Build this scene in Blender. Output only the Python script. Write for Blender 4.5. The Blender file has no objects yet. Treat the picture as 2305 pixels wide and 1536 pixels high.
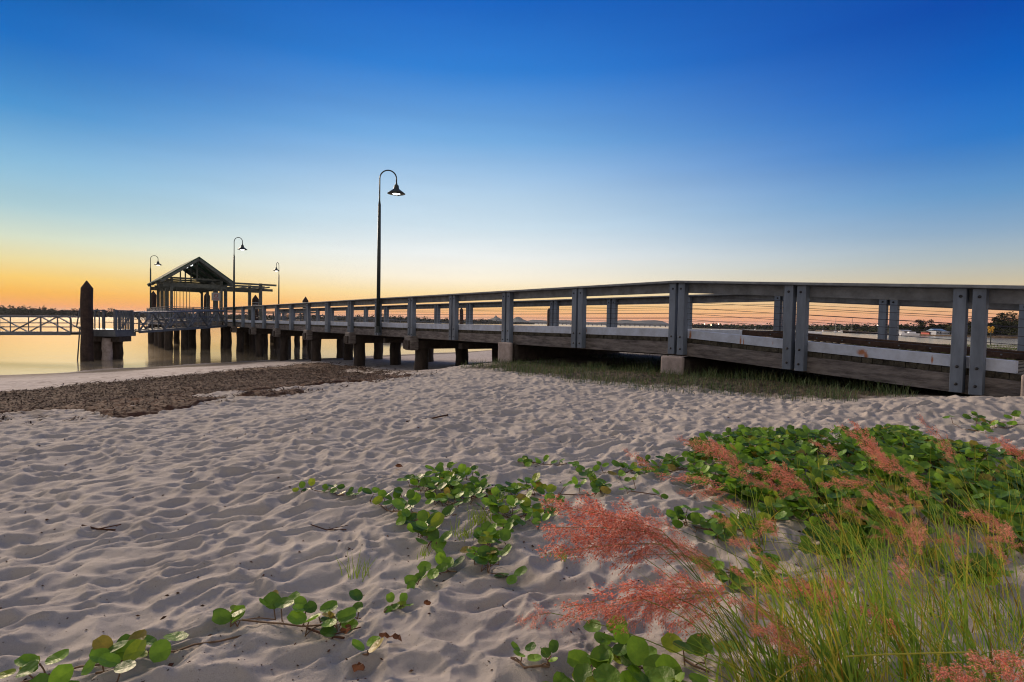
import bpy, math, random
import numpy as np
from mathutils import Vector, Matrix
random.seed(7); np.random.seed(7)
S = bpy.context.scene
COL = S.collection
EYE = 2.6            # water is z = 0
F = 1240.0           # focal length in photo pixels
PITCH = math.radians(1.85); ROLL = math.radians(1.09)

# ------------------------------------------------------------------ camera
f0 = Vector((0, math.cos(PITCH), -math.sin(PITCH))); r0 = Vector((1, 0, 0)); u0 = r0.cross(f0)
CR = math.cos(ROLL) * r0 + math.sin(ROLL) * u0
CU = -math.sin(ROLL) * r0 + math.cos(ROLL) * u0
cam_d = bpy.data.cameras.new('camera'); cam = bpy.data.objects.new('camera', cam_d); COL.objects.link(cam)
cam_d.sensor_width = 36; cam_d.lens = F / 2305 * 36; cam_d.clip_start = 0.05; cam_d.clip_end = 40000
cam.matrix_world = Matrix(((CR.x, CU.x, -f0.x, 0), (CR.y, CU.y, -f0.y, 0), (CR.z, CU.z, -f0.z, EYE), (0, 0, 0, 1)))
S.camera = cam
def ray(x, y):
    return f0 + (x - 1152.5) / F * CR + (768 - y) / F * CU
def at(x, y, Y):                       # a point in space at ground distance Y
    d = ray(x, y); return Vector((0, 0, EYE)) + d * (Y / d.y)

# ------------------------------------------------------------------ colour / materials
def lin(c):
    return tuple(((v / 255) / 12.92 if v / 255 <= .04045 else ((v / 255 + .055) / 1.055) ** 2.4) for v in c)
def mat(name, col, rough=.8, var=.25, scale=8., bump=0., bscale=None, col2=None, spec=.3, metal=0., stretch=None, detail=6, trans=0., vcol=False):
    m = bpy.data.materials.new(name); m.use_nodes = True
    nt = m.node_tree; N = nt.nodes; L = nt.links
    b = N['Principled BSDF']; b.inputs['Roughness'].default_value = rough
    b.inputs['Specular IOR Level'].default_value = spec; b.inputs['Metallic'].default_value = metal
    tc = N.new('ShaderNodeTexCoord'); mp = N.new('ShaderNodeMapping')
    L.new(tc.outputs['Object'], mp.inputs['Vector'])
    if stretch: mp.inputs['Scale'].default_value = stretch
    no = N.new('ShaderNodeTexNoise'); no.inputs['Scale'].default_value = scale; no.inputs['Detail'].default_value = detail
    no.inputs['Roughness'].default_value = .65
    L.new(mp.outputs[0], no.inputs['Vector'])
    rp = N.new('ShaderNodeValToRGB'); e = rp.color_ramp.elements
    c2 = col2 if col2 else tuple(v * (1 - var) for v in col); c1 = tuple(min(1, v * (1 + var)) for v in col) if not col2 else col
    e[0].position = .34; e[0].color = (*c2, 1); e[1].position = .66; e[1].color = (*c1, 1)
    L.new(no.outputs['Fac'], rp.inputs['Fac'])
    out = rp.outputs['Color']
    if vcol:
        at_ = N.new('ShaderNodeAttribute'); at_.attribute_name = 'Col'
        mx = N.new('ShaderNodeMix'); mx.data_type = 'RGBA'; mx.blend_type = 'MULTIPLY'; mx.inputs[0].default_value = 1
        L.new(out, mx.inputs[6]); L.new(at_.outputs['Color'], mx.inputs[7]); out = mx.outputs[2]
    L.new(out, b.inputs['Base Color'])
    if bump:
        n2 = N.new('ShaderNodeTexNoise'); n2.inputs['Scale'].default_value = bscale or scale * 3; n2.inputs['Detail'].default_value = 5
        L.new(mp.outputs[0], n2.inputs['Vector'])
        bu = N.new('ShaderNodeBump'); bu.inputs['Strength'].default_value = bump; bu.inputs['Distance'].default_value = .02
        L.new(n2.outputs['Fac'], bu.inputs['Height']); L.new(bu.outputs[0], b.inputs['Normal'])
    if trans:
        tr = N.new('ShaderNodeBsdfTranslucent'); L.new(out, tr.inputs['Color'])
        ms = N.new('ShaderNodeMixShader'); ms.inputs[0].default_value = trans
        L.new(b.outputs[0], ms.inputs[1]); L.new(tr.outputs[0], ms.inputs[2]); L.new(ms.outputs[0], N['Material Output'].inputs['Surface'])
    return m
def emit(name, col, s):
    m = bpy.data.materials.new(name); m.use_nodes = True; b = m.node_tree.nodes['Principled BSDF']
    b.inputs['Base Color'].default_value = (.8, .8, .8, 1); b.inputs['Emission Color'].default_value = (*col, 1); b.inputs['Emission Strength'].default_value = s
    return m
M = {}
M['grey'] = mat('painted_grey_timber', (.13, .162, .205), .6, .3, 3.5, .22, 16, stretch=(1, 1, .25))
M['rail'] = mat('weathered_grey_handrail', (.15, .168, .185), .6, .3, 5, .25, 25)
M['white'] = mat('white_kerb_paint', (.52, .59, .70), .6, .12, 5, .15, 25, col2=(.38, .42, .48))
M['fascia'] = mat('weathered_timber', (.23, .21, .195), .9, .4, 3, .8, 14, col2=(.08, .072, .068), stretch=(1, 1, 5))
M['plank'] = mat('plank_ends', (.09, .082, .06), .95, .5, 7, .8, 30, col2=(.022, .02, .015))
M['kerbdark'] = mat('dark_brown_kerb', (.05, .03, .022), .9, .4, 6, .5)
M['darkwood'] = mat('dark_girder_timber', (.045, .036, .03), .9, .4, 4, .6)
M['pile'] = mat('wet_timber_pile', (.035, .026, .02), .75, .5, 5, .9, 20, stretch=(1, 1, .3))
M['guide'] = mat('rusty_guide_pile', (.036, .022, .018), .7, .5, 4, .4)
M['concrete'] = mat('pale_concrete', (.42, .36, .33), .9, .2, 5, .4, 40, col2=(.26, .22, .2))
M['lamp'] = mat('dark_lamp_paint', (.028, .04, .04), .45, .2, 6)
M['bolt'] = mat('galvanised_bolt', (.03, .032, .036), .5, .3, 20, metal=.5)
M['cable'] = mat('steel_cable', (.05, .045, .045), .5, .2, 20, metal=.6)
M['steel'] = mat('galvanised_steel', (.12, .135, .155), .5, .2, 5, metal=.3)
M['roof'] = mat('green_roof_sheet', (.04, .085, .065), .9, .3, 5, spec=.05)
M['timber'] = mat('pavilion_timber', (.10, .118, .112), .75, .3, 5, .3)
M['rust'] = mat('rust_stain', (.3, .1, .03), .9, .3, 30, col2=(.13, .05, .02))
M['glow'] = emit('lamp_bulb', (1, .97, .86), 6)
M['glow2'] = emit('gable_sky_glow', (.95, 1, .97), 2.2)
M['warm'] = emit('shore_lamp', (1, .75, .45), 12)
M['boat'] = mat('white_hull', (.78, .8, .84), .4, .08, 2)
M['boatdark'] = mat('cabin_window', (.02, .025, .03), .2, .1, 2)
M['mast'] = mat('aluminium_mast', (.16, .17, .18), .4, .1, 2)
M['leaf'] = mat('round_leaf', (.17, .31, .028), .45, .3, 22, .25, 60, col2=(.095, .205, .017), spec=.35, trans=.35, vcol=True)
M['vine'] = mat('runner_stem', (.16, .1, .06), .8, .3, 12)
M['blade'] = mat('grass_blade', (.27, .36, .06), .6, .3, 15, trans=.3, vcol=True)
M['plume'] = mat('pink_seed_head', (.80, .34, .24), .8, .3, 60, trans=.4, vcol=True)
M['dgrass'] = mat('beach_grass', (.085, .115, .05), .75, .3, 6, trans=.2, vcol=True)
M['debris'] = mat('dry_debris', (.07, .04, .027), .95, .5, 20, vcol=True)
M['weed'] = mat('dried_seaweed', (.12, .055, .028), .95, .6, 9, 1., 45, col2=(.034, .017, .011))
M['tree'] = mat('tree_foliage', (.032, .038, .02), .9, .4, .6, spec=.05, vcol=True)
M['bark'] = mat('tree_bark', (.07, .055, .045), .9, .3, 2)
M['mount'] = mat('mountain_slope', (.06, .075, .06), .95, .3, .004)
M['bridge'] = mat('grey_bridge_concrete', (.12, .12, .12), .9, .2, .2)
M['house'] = mat('house_wall', (.42, .45, .5), .8, .1, 1)
M['hroof'] = mat('blue_roof', (.2, .33, .5), .6, .1, 1)
M['redpaint'] = mat('red_paint', (.35, .06, .04), .6, .1, 4)
M['yellow'] = mat('yellow_marker_paint', (.55, .3, .03), .6, .1, 3)

# ------------------------------------------------------------------ helpers
def tag(o, label=None, cat=None, group=None, kind=None):
    if label: o['label'] = label
    if cat: o['category'] = cat
    if group: o['group'] = group
    if kind: o['kind'] = kind
    return o
def empty(name, loc, label=None, cat=None, group=None):
    o = bpy.data.objects.new(name, None); o.empty_display_size = .2; COL.objects.link(o); o.location = loc
    return tag(o, label, cat, group)
class MB:
    def __init__(s): s.v = []; s.f = []; s.c = []; s.smooth = False
    def add(s, vs, fs, c=None):
        n = len(s.v); s.v.extend([tuple(p) for p in vs]); s.f.extend([tuple(i + n for i in f) for f in fs])
        s.c.extend([c or (1, 1, 1)] * len(vs)); return s
    def box(s, o, ax, ay, az):         # centre, three half-axis vectors
        o = Vector(o); ax = Vector(ax); ay = Vector(ay); az = Vector(az)
        vs = [o + i * ax + j * ay + k * az for i in (-1, 1) for j in (-1, 1) for k in (-1, 1)]
        return s.add(vs, [(0, 1, 3, 2), (4, 6, 7, 5), (0, 4, 5, 1), (2, 3, 7, 6), (0, 2, 6, 4), (1, 5, 7, 3)])
    def bar(s, a, b, w, h, up=(0, 0, 1)):
        a = Vector(a); b = Vector(b); d = (b - a); L_ = d.length; d.normalize()
        sd = d.cross(Vector(up)); 
        if sd.length < 1e-4: sd = d.cross(Vector((1, 0, 0)))
        sd.normalize(); u = sd.cross(d)
        return s.box((a + b) / 2, d * L_ / 2, sd * w / 2, u * h / 2)
    def tube(s, pts, rad, n=8, c=None, cap=True):
        pts = [Vector(p) for p in pts]; R_ = [float(r) for r in rad] if hasattr(rad, '__len__') else [float(rad)] * len(pts)
        vs = []; fs = []; prev = None
        for i, p in enumerate(pts):
            t = (pts[min(i + 1, len(pts) - 1)] - pts[max(i - 1, 0)]).normalized()
            if prev is None:
                a = t.cross(Vector((0, 0, 1)));  a = t.cross(Vector((1, 0, 0))) if a.length < 1e-3 else a
            else: a = prev - t * prev.dot(t)
            a.normalize(); prev = a; b = t.cross(a)
            for k in range(n):
                an = 2 * math.pi * k / n; vs.append(p + R_[i] * (math.cos(an) * a + math.sin(an) * b))
        for i in range(len(pts) - 1):
            for k in range(n):
                k2 = (k + 1) % n; fs.append((i * n + k, i * n + k2, (i + 1) * n + k2, (i + 1) * n + k))
        if cap: fs.append(tuple(range(n))[::-1]); fs.append(tuple((len(pts) - 1) * n + k for k in range(n)))
        return s.add(vs, fs, c)
    def build(s, name, m, parent=None, smooth=False, bevel=0., vcol=False):
        me = bpy.data.meshes.new(name); me.from_pydata(s.v, [], s.f); me.materials.append(m)
        o = bpy.data.objects.new(name, me); COL.objects.link(o)
        if vcol:
            ca = me.color_attributes.new('Col', 'FLOAT_COLOR', 'POINT')
            a = np.ones((len(s.v), 4), dtype=np.float32); a[:, :3] = np.array(s.c); ca.data.foreach_set('color', a.ravel())
        if smooth: me.polygons.foreach_set('use_smooth', [True] * len(me.polygons))
        if parent is not None:
            o.parent = parent; pl = parent
            w = Vector((0, 0, 0))
            while pl is not None: w += Vector(pl.location); pl = pl.parent
            me.transform(Matrix.Translation(-w))
        else:
            c = sum((Vector(p) for p in s.v[::max(1, len(s.v) // 50)]), Vector()) / len(s.v[::max(1, len(s.v) // 50)])
            me.transform(Matrix.Translation(-c)); o.location = c
        if bevel:
            b = o.modifiers.new('bevel', 'BEVEL'); b.width = bevel; b.segments = 2; b.limit_method = 'ANGLE'
        return o

# ------------------------------------------------------------------ noise
_rng = np.random.RandomState(3); _perm = _rng.permutation(1024); _perm = np.concatenate([_perm, _perm, _perm])
_ga = _rng.rand(1024) * 2 * np.pi; _gx = np.cos(_ga); _gy = np.sin(_ga); _rx = _rng.rand(1024); _ry = _rng.rand(1024)
def pn(x, y, seed=0):
    x = np.asarray(x, dtype=np.float64) + seed * 17.31; y = np.asarray(y, dtype=np.float64) + seed * 9.77
    xi = np.floor(x).astype(np.int64); yi = np.floor(y).astype(np.int64); xf = x - xi; yf = y - yi
    u = xf ** 3 * (xf * (xf * 6 - 15) + 10); v = yf ** 3 * (yf * (yf * 6 - 15) + 10)
    def g(i, j):
        h = _perm[(_perm[(xi + i) & 1023] + yi + j) & 1023]
        return _gx[h] * (xf - i) + _gy[h] * (yf - j)
    a = g(0, 0); b = g(1, 0); c = g(0, 1); d = g(1, 1)
    return 1.4 * (a + u * (b - a) + v * (c - a) + u * v * (a - b - c + d))
def worley(x, y, seed=0):
    x = x + seed * 31.7; y = y + seed * 11.3
    xi = np.floor(x).astype(np.int64); yi = np.floor(y).astype(np.int64); f1 = np.full(x.shape, 9.)
    for i in (-1, 0, 1):
        for j in (-1, 0, 1):
            h = _perm[(_perm[(xi + i) & 1023] + yi + j) & 1023]
            dx = xi + i + .15 + .7 * _rx[h] - x; dy = yi + j + .15 + .7 * _ry[h] - y
            f1 = np.minimum(f1, dx * dx + dy * dy)
    return f1
def sst(a, b, x):
    t = np.clip((x - a) / (b - a), 0, 1); return t * t * (3 - 2 * t)

# ------------------------------------------------------------------ jetty frame
TH = math.atan2(990, 1240); CT, ST = math.cos(TH), math.sin(TH)
E1 = Vector((-ST, CT, 0)); E2 = Vector((CT, ST, 0)); UZ = Vector((0, 0, 1))
ON, OF = 9.53, 13.91
def J(s, o, z): return E2 * float(o) + E1 * float(s) + UZ * float(EYE + z)
RZ = [(-3, .32), (1.98, .634), (4.28, .772), (6.59, .913), (20.5, .887), (42.8, .83), (50, .82), (70, .82)]
DK = 1.14
def railz(s): return float(np.interp(s, [a for a, b in RZ], [b for a, b in RZ]))

# ------------------------------------------------------------------ terrain
CREST = [(-25.9, -22.3), (-5.7, 6.1), (-1.5, 12), (4, 21), (14, 33), (30, 41), (55, 46), (130, 52)]
def crest_d(x, y):
    x = np.asarray(x, dtype=np.float64); y = np.asarray(y, dtype=np.float64)
    best = np.full(x.shape, 1e9); sg = np.ones(x.shape)
    for (ax, ay), (bx, by) in zip(CREST[:-1], CREST[1:]):
        dx, dy = bx - ax, by - ay; L2 = dx * dx + dy * dy
        t = np.clip(((x - ax) * dx + (y - ay) * dy) / L2, 0, 1)
        ex = x - ax - t * dx; ey = y - ay - t * dy; d = ex * ex + ey * ey
        cr = dx * ey - dy * ex; m = d < best
        best = np.where(m, d, best); sg = np.where(m, np.sign(cr + 1e-9), sg)
    return np.sqrt(best) * sg
HD = [-60, 0, 1, 2.5, 5.6, 9, 12, 15.5, 24, 34, 60, 300]
HV = [0, -.03, -.08, -.33, -.66, -.82, -.93, -1.03, -1.52, -2.3, -3.2, -4]
def base_h(x, y):
    x = np.asarray(x, dtype=np.float64); y = np.asarray(y, dtype=np.float64)
    d = crest_d(x, y)
    U = -1.0 + .03 * np.clip(x, -5, 8) + .0015 * np.clip(y - 12, 0, 40)
    U = U + .05 * pn(x * .25, y * .25, 5) * sst(30, 8, y) + .025 * pn(x * .8, y * .8, 6) * sst(40, 5, y)
    o = CT * x + ST * y; s = -ST * x + CT * y
    U = U - .16 * np.exp(-((o - 11.4) / 1.7) ** 2) * sst(.3, 2.5, s) * sst(12, 8, s)
    U = U - .22 * sst(14, 26, y) * sst(6, 12, x)
    U = U + .11 * np.exp(-((x - 5.6) / 1.5) ** 2 - ((y - 6.5) / .7) ** 2)
    D = np.interp(d, HD, HV)
    return U + D + .05 * pn(x * .3, y * .3, 8) * sst(0, 3, d) + EYE
class Table:
    def __init__(t, fn, x0, x1, y0, y1, st):
        t.x0, t.y0, t.st = x0, y0, st; gx = np.arange(x0, x1 + st, st); gy = np.arange(y0, y1 + st, st)
        X, Y = np.meshgrid(gx, gy); t.nx = len(gx); t.ny = len(gy); t.v = fn(X, Y).tolist()
    def __call__(t, x, y):
        fx = (x - t.x0) / t.st; fy = (y - t.y0) / t.st; i = min(max(int(fx), 0), t.nx - 2); j = min(max(int(fy), 0), t.ny - 2)
        u = min(max(fx - i, 0), 1); v = min(max(fy - j, 0), 1); a = t.v[j]; b = t.v[j + 1]
        return (a[i] * (1 - u) + a[i + 1] * u) * (1 - v) + (b[i] * (1 - u) + b[i + 1] * u) * v
TB = Table(base_h, -30, 75, -26, 70, .12)
def gz(x, y): return TB(x, y)
def ground(x, y):
    d = ray(x, y); d = d / d.y; t = .5; o = Vector((0, 0, EYE)); pt = t
    while t < 120:
        p = o + d * t
        if p.z < gz(p.x, p.y): break
        pt = t; t *= 1.04
    a, b = pt, t
    for _ in range(18):
        m_ = (a + b) / 2; p = o + d * m_
        if p.z < gz(p.x, p.y): b = m_
        else: a = m_
    p = o + d * b; return Vector((p.x, p.y, gz(p.x, p.y)))
def ripple(x, y):
    """height of the wind and foot worn sand surface"""
    ca, sa = math.cos(math.radians(38)), math.sin(math.radians(38))
    wx = x + .09 * pn(x * 3.1, y * 3.1, 1) + .02 * pn(x * 9, y * 9, 31); wy = y + .09 * pn(x * 3.1, y * 3.1, 2) + .02 * pn(x * 9, y * 9, 32)
    a = wx * ca + wy * sa; b = -wx * sa + wy * ca        # along and across the crests
    r1 = 1 - np.abs(pn(a * 3.2, b * 8.6, 3)) * 1.7
    r2 = 1 - np.abs(pn(a * 6.5, b * 18, 4)) * 1.7
    w1 = worley(a * 4.8, b * 8.6, 1); w2 = worley(wx * 6.4, wy * 6.4, 2); w3 = worley(wx * 13, wy * 13, 3)
    r3 = 1 - np.abs(pn(a * 9, b * 27, 7)) * 1.8
    big = pn(x * 1.3, y * 1.3, 9)
    patch = sst(-.35, .35, pn(x * .9, y * .9, 12)); p2 = sst(-.2, .5, pn(x * 1.7, y * 1.7, 15))
    h = .040 * np.sqrt(w1 + .02) * (.45 + .55 * patch) + .052 * np.sqrt(w2 + .03) * (1 - .5 * patch) + .015 * np.sqrt(w3 + .03) * p2 + .020 * r1 * (.4 + .6 * patch) + .008 * r2 * (.3 + .7 * p2) + .022 * big
    h = h * 1.12 + .0055 * r3 * sst(.1, .6, pn(x * 1.2, y * 1.2, 13)) + .0012 * pn(x * 45, y * 45, 14) + .003 * pn(x * 22, y * 22, 16) * (1 - patch)
    return h - .075
RT = Table(lambda a, b: ripple(a, b), -7, 7, .6, 13, .025)
def rz(x, y): return RT(x, y)
# fan shaped grid, finer towards the viewer
nc = 1250; ang = np.radians(np.linspace(-64, 66, nc))
rr = [1.0]
while rr[-1] < 24: rr.append(rr[-1] * 1.0042)
while rr[-1] < 260: rr.append(rr[-1] * 1.02)
rr = np.array(rr); nr = len(rr)
A_, R_ = np.meshgrid(ang, rr)
GX = np.sin(A_) * R_; GY = np.cos(A_) * R_ - .35
# plan of the seaweed drift
POLY = [(-150, 950), (280, 936), (420, 918), (560, 903), (700, 877), (780, 866), (850, 857), (920, 849), (930, 842), (860, 836), (790, 824), (720, 816), (600, 826), (470, 839), (400, 847), (300, 856), (170, 868), (60, 880), (-150, 892)]
PP = [ground(*p) for p in POLY]
def poly_sd(x, y, P):
    best = np.full(x.shape, 1e9); ins = np.zeros(x.shape, bool); n = len(P)
    for i in range(n):
        ax, ay = P[i][0], P[i][1]; bx, by = P[(i + 1) % n][0], P[(i + 1) % n][1]
        dx, dy = bx - ax, by - ay; t = np.clip(((x - ax) * dx + (y - ay) * dy) / (dx * dx + dy * dy), 0, 1)
        best = np.minimum(best, (x - ax - t * dx) ** 2 + (y - ay - t * dy) ** 2)
        c = ((ay > y) != (by > y)) & (x < dx * (y - ay) / (dy + 1e-12) + ax); ins ^= c
    return np.sqrt(best) * np.where(ins, 1, -1)
def grid_obj(name, X, Y, Z, m, keep=None, cols=None):
    nr_, nc_ = X.shape; v = np.stack([X, Y, Z], -1).reshape(-1, 3)
    idx = np.arange(nr_ * nc_).reshape(nr_, nc_)
    q = np.stack([idx[:-1, :-1], idx[:-1, 1:], idx[1:, 1:], idx[1:, :-1]], -1).reshape(-1, 4)[:, ::-1]
    if keep is not None:
        k = keep.reshape(-1); q = q[k[q].any(1)]
        used = np.zeros(len(v), bool); used[q.ravel()] = True; mp = np.cumsum(used) - 1; v = v[used]; q = mp[q]
        if cols is not None: cols = cols.reshape(-1, 4)[used]
    me = bpy.data.meshes.new(name); me.vertices.add(len(v)); me.vertices.foreach_set('co', v.astype(np.float32).ravel())
    me.loops.add(len(q) * 4); me.loops.foreach_set('vertex_index', q.astype(np.int32).ravel())
    me.polygons.add(len(q)); me.polygons.foreach_set('loop_start', np.arange(0, len(q) * 4, 4, dtype=np.int32))
    me.polygons.foreach_set('loop_total', np.full(len(q), 4, dtype=np.int32))
    me.polygons.foreach_set('use_smooth', np.ones(len(q), dtype=bool))
    if cols is not None:
        ca = me.color_attributes.new('zone', 'FLOAT_COLOR', 'POINT'); ca.data.foreach_set('color', cols.reshape(-1, 4).astype(np.float32).ravel())
    me.update(calc_edges=True); me.validate(); me.materials.append(m)
    o = bpy.data.objects.new(name, me); COL.objects.link(o); return o
DD = crest_d(GX, GY); BH = base_h(GX, GY)
amp = sst(3.5, .5, DD) * .75 + .25; amp = amp * sst(60, 20, R_)
OO = CT * GX + ST * GY; SS = -ST * GX + CT * GY
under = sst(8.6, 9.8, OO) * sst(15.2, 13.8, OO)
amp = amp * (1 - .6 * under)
GZ = BH + ripple(GX, GY) * amp
sd = poly_sd(GX, GY, PP)
# zone: R dark wrack, damp and painted shade under the deck, G green cover, B lower beach (greyer, litter)
wet = np.exp(-((BH - .13 - .06 * pn(GX * .6, GY * .6, 21)) / .13) ** 2) * sst(12, 16, DD)
scat = sst(.25, .6, pn(GX * 1.8, GY * 1.8, 22) + .5 * pn(GX * 6, GY * 6, 23)) * sst(-5, -.5, sd) * sst(-1, 1, DD)
deck_shade = under * sst(19, 14, SS) * (1 - .55 * sst(.1, .5, pn(GX * .9, GY * .9, 24)))  # painted shade: patchy darkening of the sand beneath the walkway
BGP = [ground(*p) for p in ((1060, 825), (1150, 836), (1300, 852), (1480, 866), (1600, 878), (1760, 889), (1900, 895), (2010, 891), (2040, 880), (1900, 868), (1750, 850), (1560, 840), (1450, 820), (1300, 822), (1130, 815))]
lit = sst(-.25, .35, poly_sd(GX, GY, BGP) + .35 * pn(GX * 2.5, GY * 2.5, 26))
zr = np.clip(.95 * lit + wet + .6 * scat + .75 * deck_shade * sst(-3, 0, -DD + 0), 0, 1)
zg = sst(9.6, 11.5, OO) * sst(40, 20, SS) * (DD < 3) * sst(13.5, 16, OO) * sst(-.35, .1, pn(GX * .35, GY * .35, 25)) * sst(14, 24, GY)
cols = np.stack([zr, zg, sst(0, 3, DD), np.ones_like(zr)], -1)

ms = bpy.data.materials.new('beach_sand'); ms.use_nodes = True; nt = ms.node_tree; N = nt.nodes; L = nt.links; b = N['Principled BSDF']
b.inputs['Roughness'].default_value = .95; b.inputs['Specular IOR Level'].default_value = .15
tc = N.new('ShaderNodeTexCoord')
def noise(scale, det=6, ro=.6):
    n = N.new('ShaderNodeTexNoise'); n.inputs['Scale'].default_value = scale; n.inputs['Detail'].default_value = det; n.inputs['Roughness'].default_value = ro
    L.new(tc.outputs['Object'], n.inputs['Vector']); return n
def ramp(src, p0, c0, p1, c1):
    r = N.new('ShaderNodeValToRGB'); r.color_ramp.elements[0].position = p0; r.color_ramp.elements[0].color = (*c0, 1)
    r.color_ramp.elements[1].position = p1; r.color_ramp.elements[1].color = (*c1, 1); L.new(src, r.inputs['Fac']); return r.outputs['Color']
def mixc(fac, a, bb, mode='MIX'):
    m_ = N.new('ShaderNodeMix'); m_.data_type = 'RGBA'; m_.blend_type = mode
    if isinstance(fac, float): m_.inputs[0].default_value = fac
    else: L.new(fac, m_.inputs[0])
    for k, q in ((6, a), (7, bb)):
        if isinstance(q, tuple): m_.inputs[k].default_value = (*q, 1)
        else: L.new(q, m_.inputs[k])
    return m_.outputs[2]
za = N.new('ShaderNodeAttribute'); za.attribute_name = 'zone'; sp = N.new('ShaderNodeSeparateColor'); L.new(za.outputs['Color'], sp.inputs[0])
c = ramp(noise(1.4).outputs['Fac'], .3, (.46, .42, .375), .7, (.56, .515, .455))
grain = ramp(noise(900, 2).outputs['Fac'], .38, (.55, .53, .52), .6, (1, 1, 1)); c = mixc(1., c, grain, 'MULTIPLY')
spk = ramp(noise(75, 3, .7).outputs['Fac'], .30, (.25, .2, .17), .34, (1, 1, 1)); c = mixc(1., c, spk, 'MULTIPLY')
low = ramp(noise(5, 7, .75).outputs['Fac'], .3, (.22, .185, .165), .62, (.50, .45, .42)); c = mixc(sp.outputs[2], c, low)
gc = ramp(noise(3, 7, .7).outputs['Fac'], .3, (.06, .065, .022), .7, (.15, .155, .055)); c = mixc(sp.outputs[1], c, gc)
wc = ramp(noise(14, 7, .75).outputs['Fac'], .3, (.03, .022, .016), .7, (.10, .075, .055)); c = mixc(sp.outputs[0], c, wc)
L.new(c, b.inputs['Base Color'])
bu = N.new('ShaderNodeBump'); bu.inputs['Strength'].default_value = .7; bu.inputs['Distance'].default_value = .008
L.new(noise(85, 6, .8).outputs['Fac'], bu.inputs['Height']); L.new(bu.outputs[0], b.inputs['Normal'])
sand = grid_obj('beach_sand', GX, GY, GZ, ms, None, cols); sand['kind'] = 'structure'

# coarse ground behind and beside the viewer (never seen, keeps the beach whole)
bm_ = MB()
for i in range(-12, 12):
    for j in range(-12, 1):
        x0, y0, x1, y1 = i * 2., j * 2. , i * 2. + 2, j * 2. + 2
        if y1 > -.5 and abs((x0 + x1) / 2) < 99: 
            if y1 > 0: continue
        bm_.add([(x0, y0, gz(x0, y0) - .05), (x1, y0, gz(x1, y0) - .05), (x1, y1, gz(x1, y1) - .05), (x0, y1, gz(x0, y1) - .05)], [(0, 1, 2, 3)])
o = bm_.build('beach_ground', ms); o['kind'] = 'structure'

# seaweed drift
wn = pn(GX * 1.1, GY * 1.1, 41) * .7 + pn(GX * 3.5, GY * 3.5, 42) * .3
far_gap = sst(-9, -5, GX) * (.9 * sst(-.1, .35, pn(GX * .9, GY * .6, 43)))
wm = sst(-.2, .45, sd + wn * .45 - far_gap * 1.8)
wz = .6 * GZ + .4 * BH - .05 + wm * (.075 + .03 * pn(GX * 1.6, GY * 1.6, 44) + .012 * pn(GX * 6, GY * 6, 45) + .01 * pn(GX * 18, GY * 18, 46))
weed = grid_obj('seaweed_drift', GX, GY, wz, M['weed'], (wm > .03) & (R_ < 60))
tag(weed, 'wide drift of dark brown dried seaweed lying below the sand crest at left', 'seaweed', kind='stuff')
ok = np.argwhere((sd + wn > -.55) & (wm < 1.1) & (DD > -.6) & ((wm > .1) | (pn(GX * 5, GY * 5, 48) > .25)) & (R_ < 40)); rs = np.random.RandomState(5)
wt = R_[ok[:, 0], ok[:, 1]] ** 2; wt = wt / wt.sum()
pick = ok[rs.choice(len(ok), 26000, p=wt)]; st = MB()
for i, j in pick:
    p = Vector((GX[i, j], GY[i, j], max(wz[i, j], GZ[i, j]) + .004)); r = R_[i, j]
    a = rs.rand() * 6.28; l = .03 + .07 * rs.rand() + .004 * r; w = .0015 + .003 * rs.rand() + .0004 * r; d = Vector((math.cos(a), math.sin(a), .5 * (rs.rand() - .3))) * l
    q = Vector((-math.sin(a), math.cos(a), .2)) * w; k = .5 + 1.3 * rs.rand() ** 2
    st.add([p - q, p + q, p + d * .5 + q + UZ * .012, p + d * .5 - q + UZ * .012, p + d], [(0, 1, 2, 3), (3, 2, 4)], (k, k * .95, k * .9))
o = st.build('seaweed_strands', M['debris'], vcol=True); tag(o, 'loose strands of brown seaweed strewn over the drift', 'seaweed', kind='stuff')

# ------------------------------------------------------------------ water
mw = bpy.data.materials.new('calm_water'); mw.use_nodes = True; nt = mw.node_tree; N = nt.nodes; L = nt.links; b = N['Principled BSDF']
b.inputs['Base Color'].default_value = (.34, .27, .17, 1); b.inputs['Roughness'].default_value = .085; b.inputs['IOR'].default_value = 4.5
b.inputs['Specular IOR Level'].default_value = .5; b.inputs['Specular Tint'].default_value = (1, .96, .86, 1)
tc = N.new('ShaderNodeTexCoord'); mp = N.new('ShaderNodeMapping'); mp.inputs['Scale'].default_value = (.35, 1.0, 1); L.new(tc.outputs['Object'], mp.inputs[0])
sxx = N.new('ShaderNodeSeparateXYZ'); L.new(tc.outputs['Object'], sxx.inputs[0])      # breeze ruffles the channel at right, the lee of the pier is calm
mrr = N.new('ShaderNodeMapRange'); mrr.inputs[1].default_value = 5; mrr.inputs[2].default_value = 45; mrr.inputs[3].default_value = .085; mrr.inputs[4].default_value = .15; L.new(sxx.outputs[0], mrr.inputs[0]); L.new(mrr.outputs[0], b.inputs['Roughness'])
n1 = N.new('ShaderNodeTexNoise'); n1.inputs['Scale'].default_value = .9; n1.inputs['Detail'].default_value = 4; L.new(mp.outputs[0], n1.inputs['Vector'])
bu = N.new('ShaderNodeBump'); bu.inputs['Strength'].default_value = .12; bu.inputs['Distance'].default_value = .05; L.new(n1.outputs['Fac'], bu.inputs['Height']); L.new(bu.outputs[0], b.inputs['Normal'])
w = MB(); w.add([(-12000, -60, 0), (12000, -60, 0), (12000, 14000, 0), (-12000, 14000, 0)], [(0, 1, 2, 3)])
me = bpy.data.meshes.new('water'); me.from_pydata(w.v, [], w.f); me.materials.append(mw); wo = bpy.data.objects.new('water', me); COL.objects.link(wo); wo['kind'] = 'structure'

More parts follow.
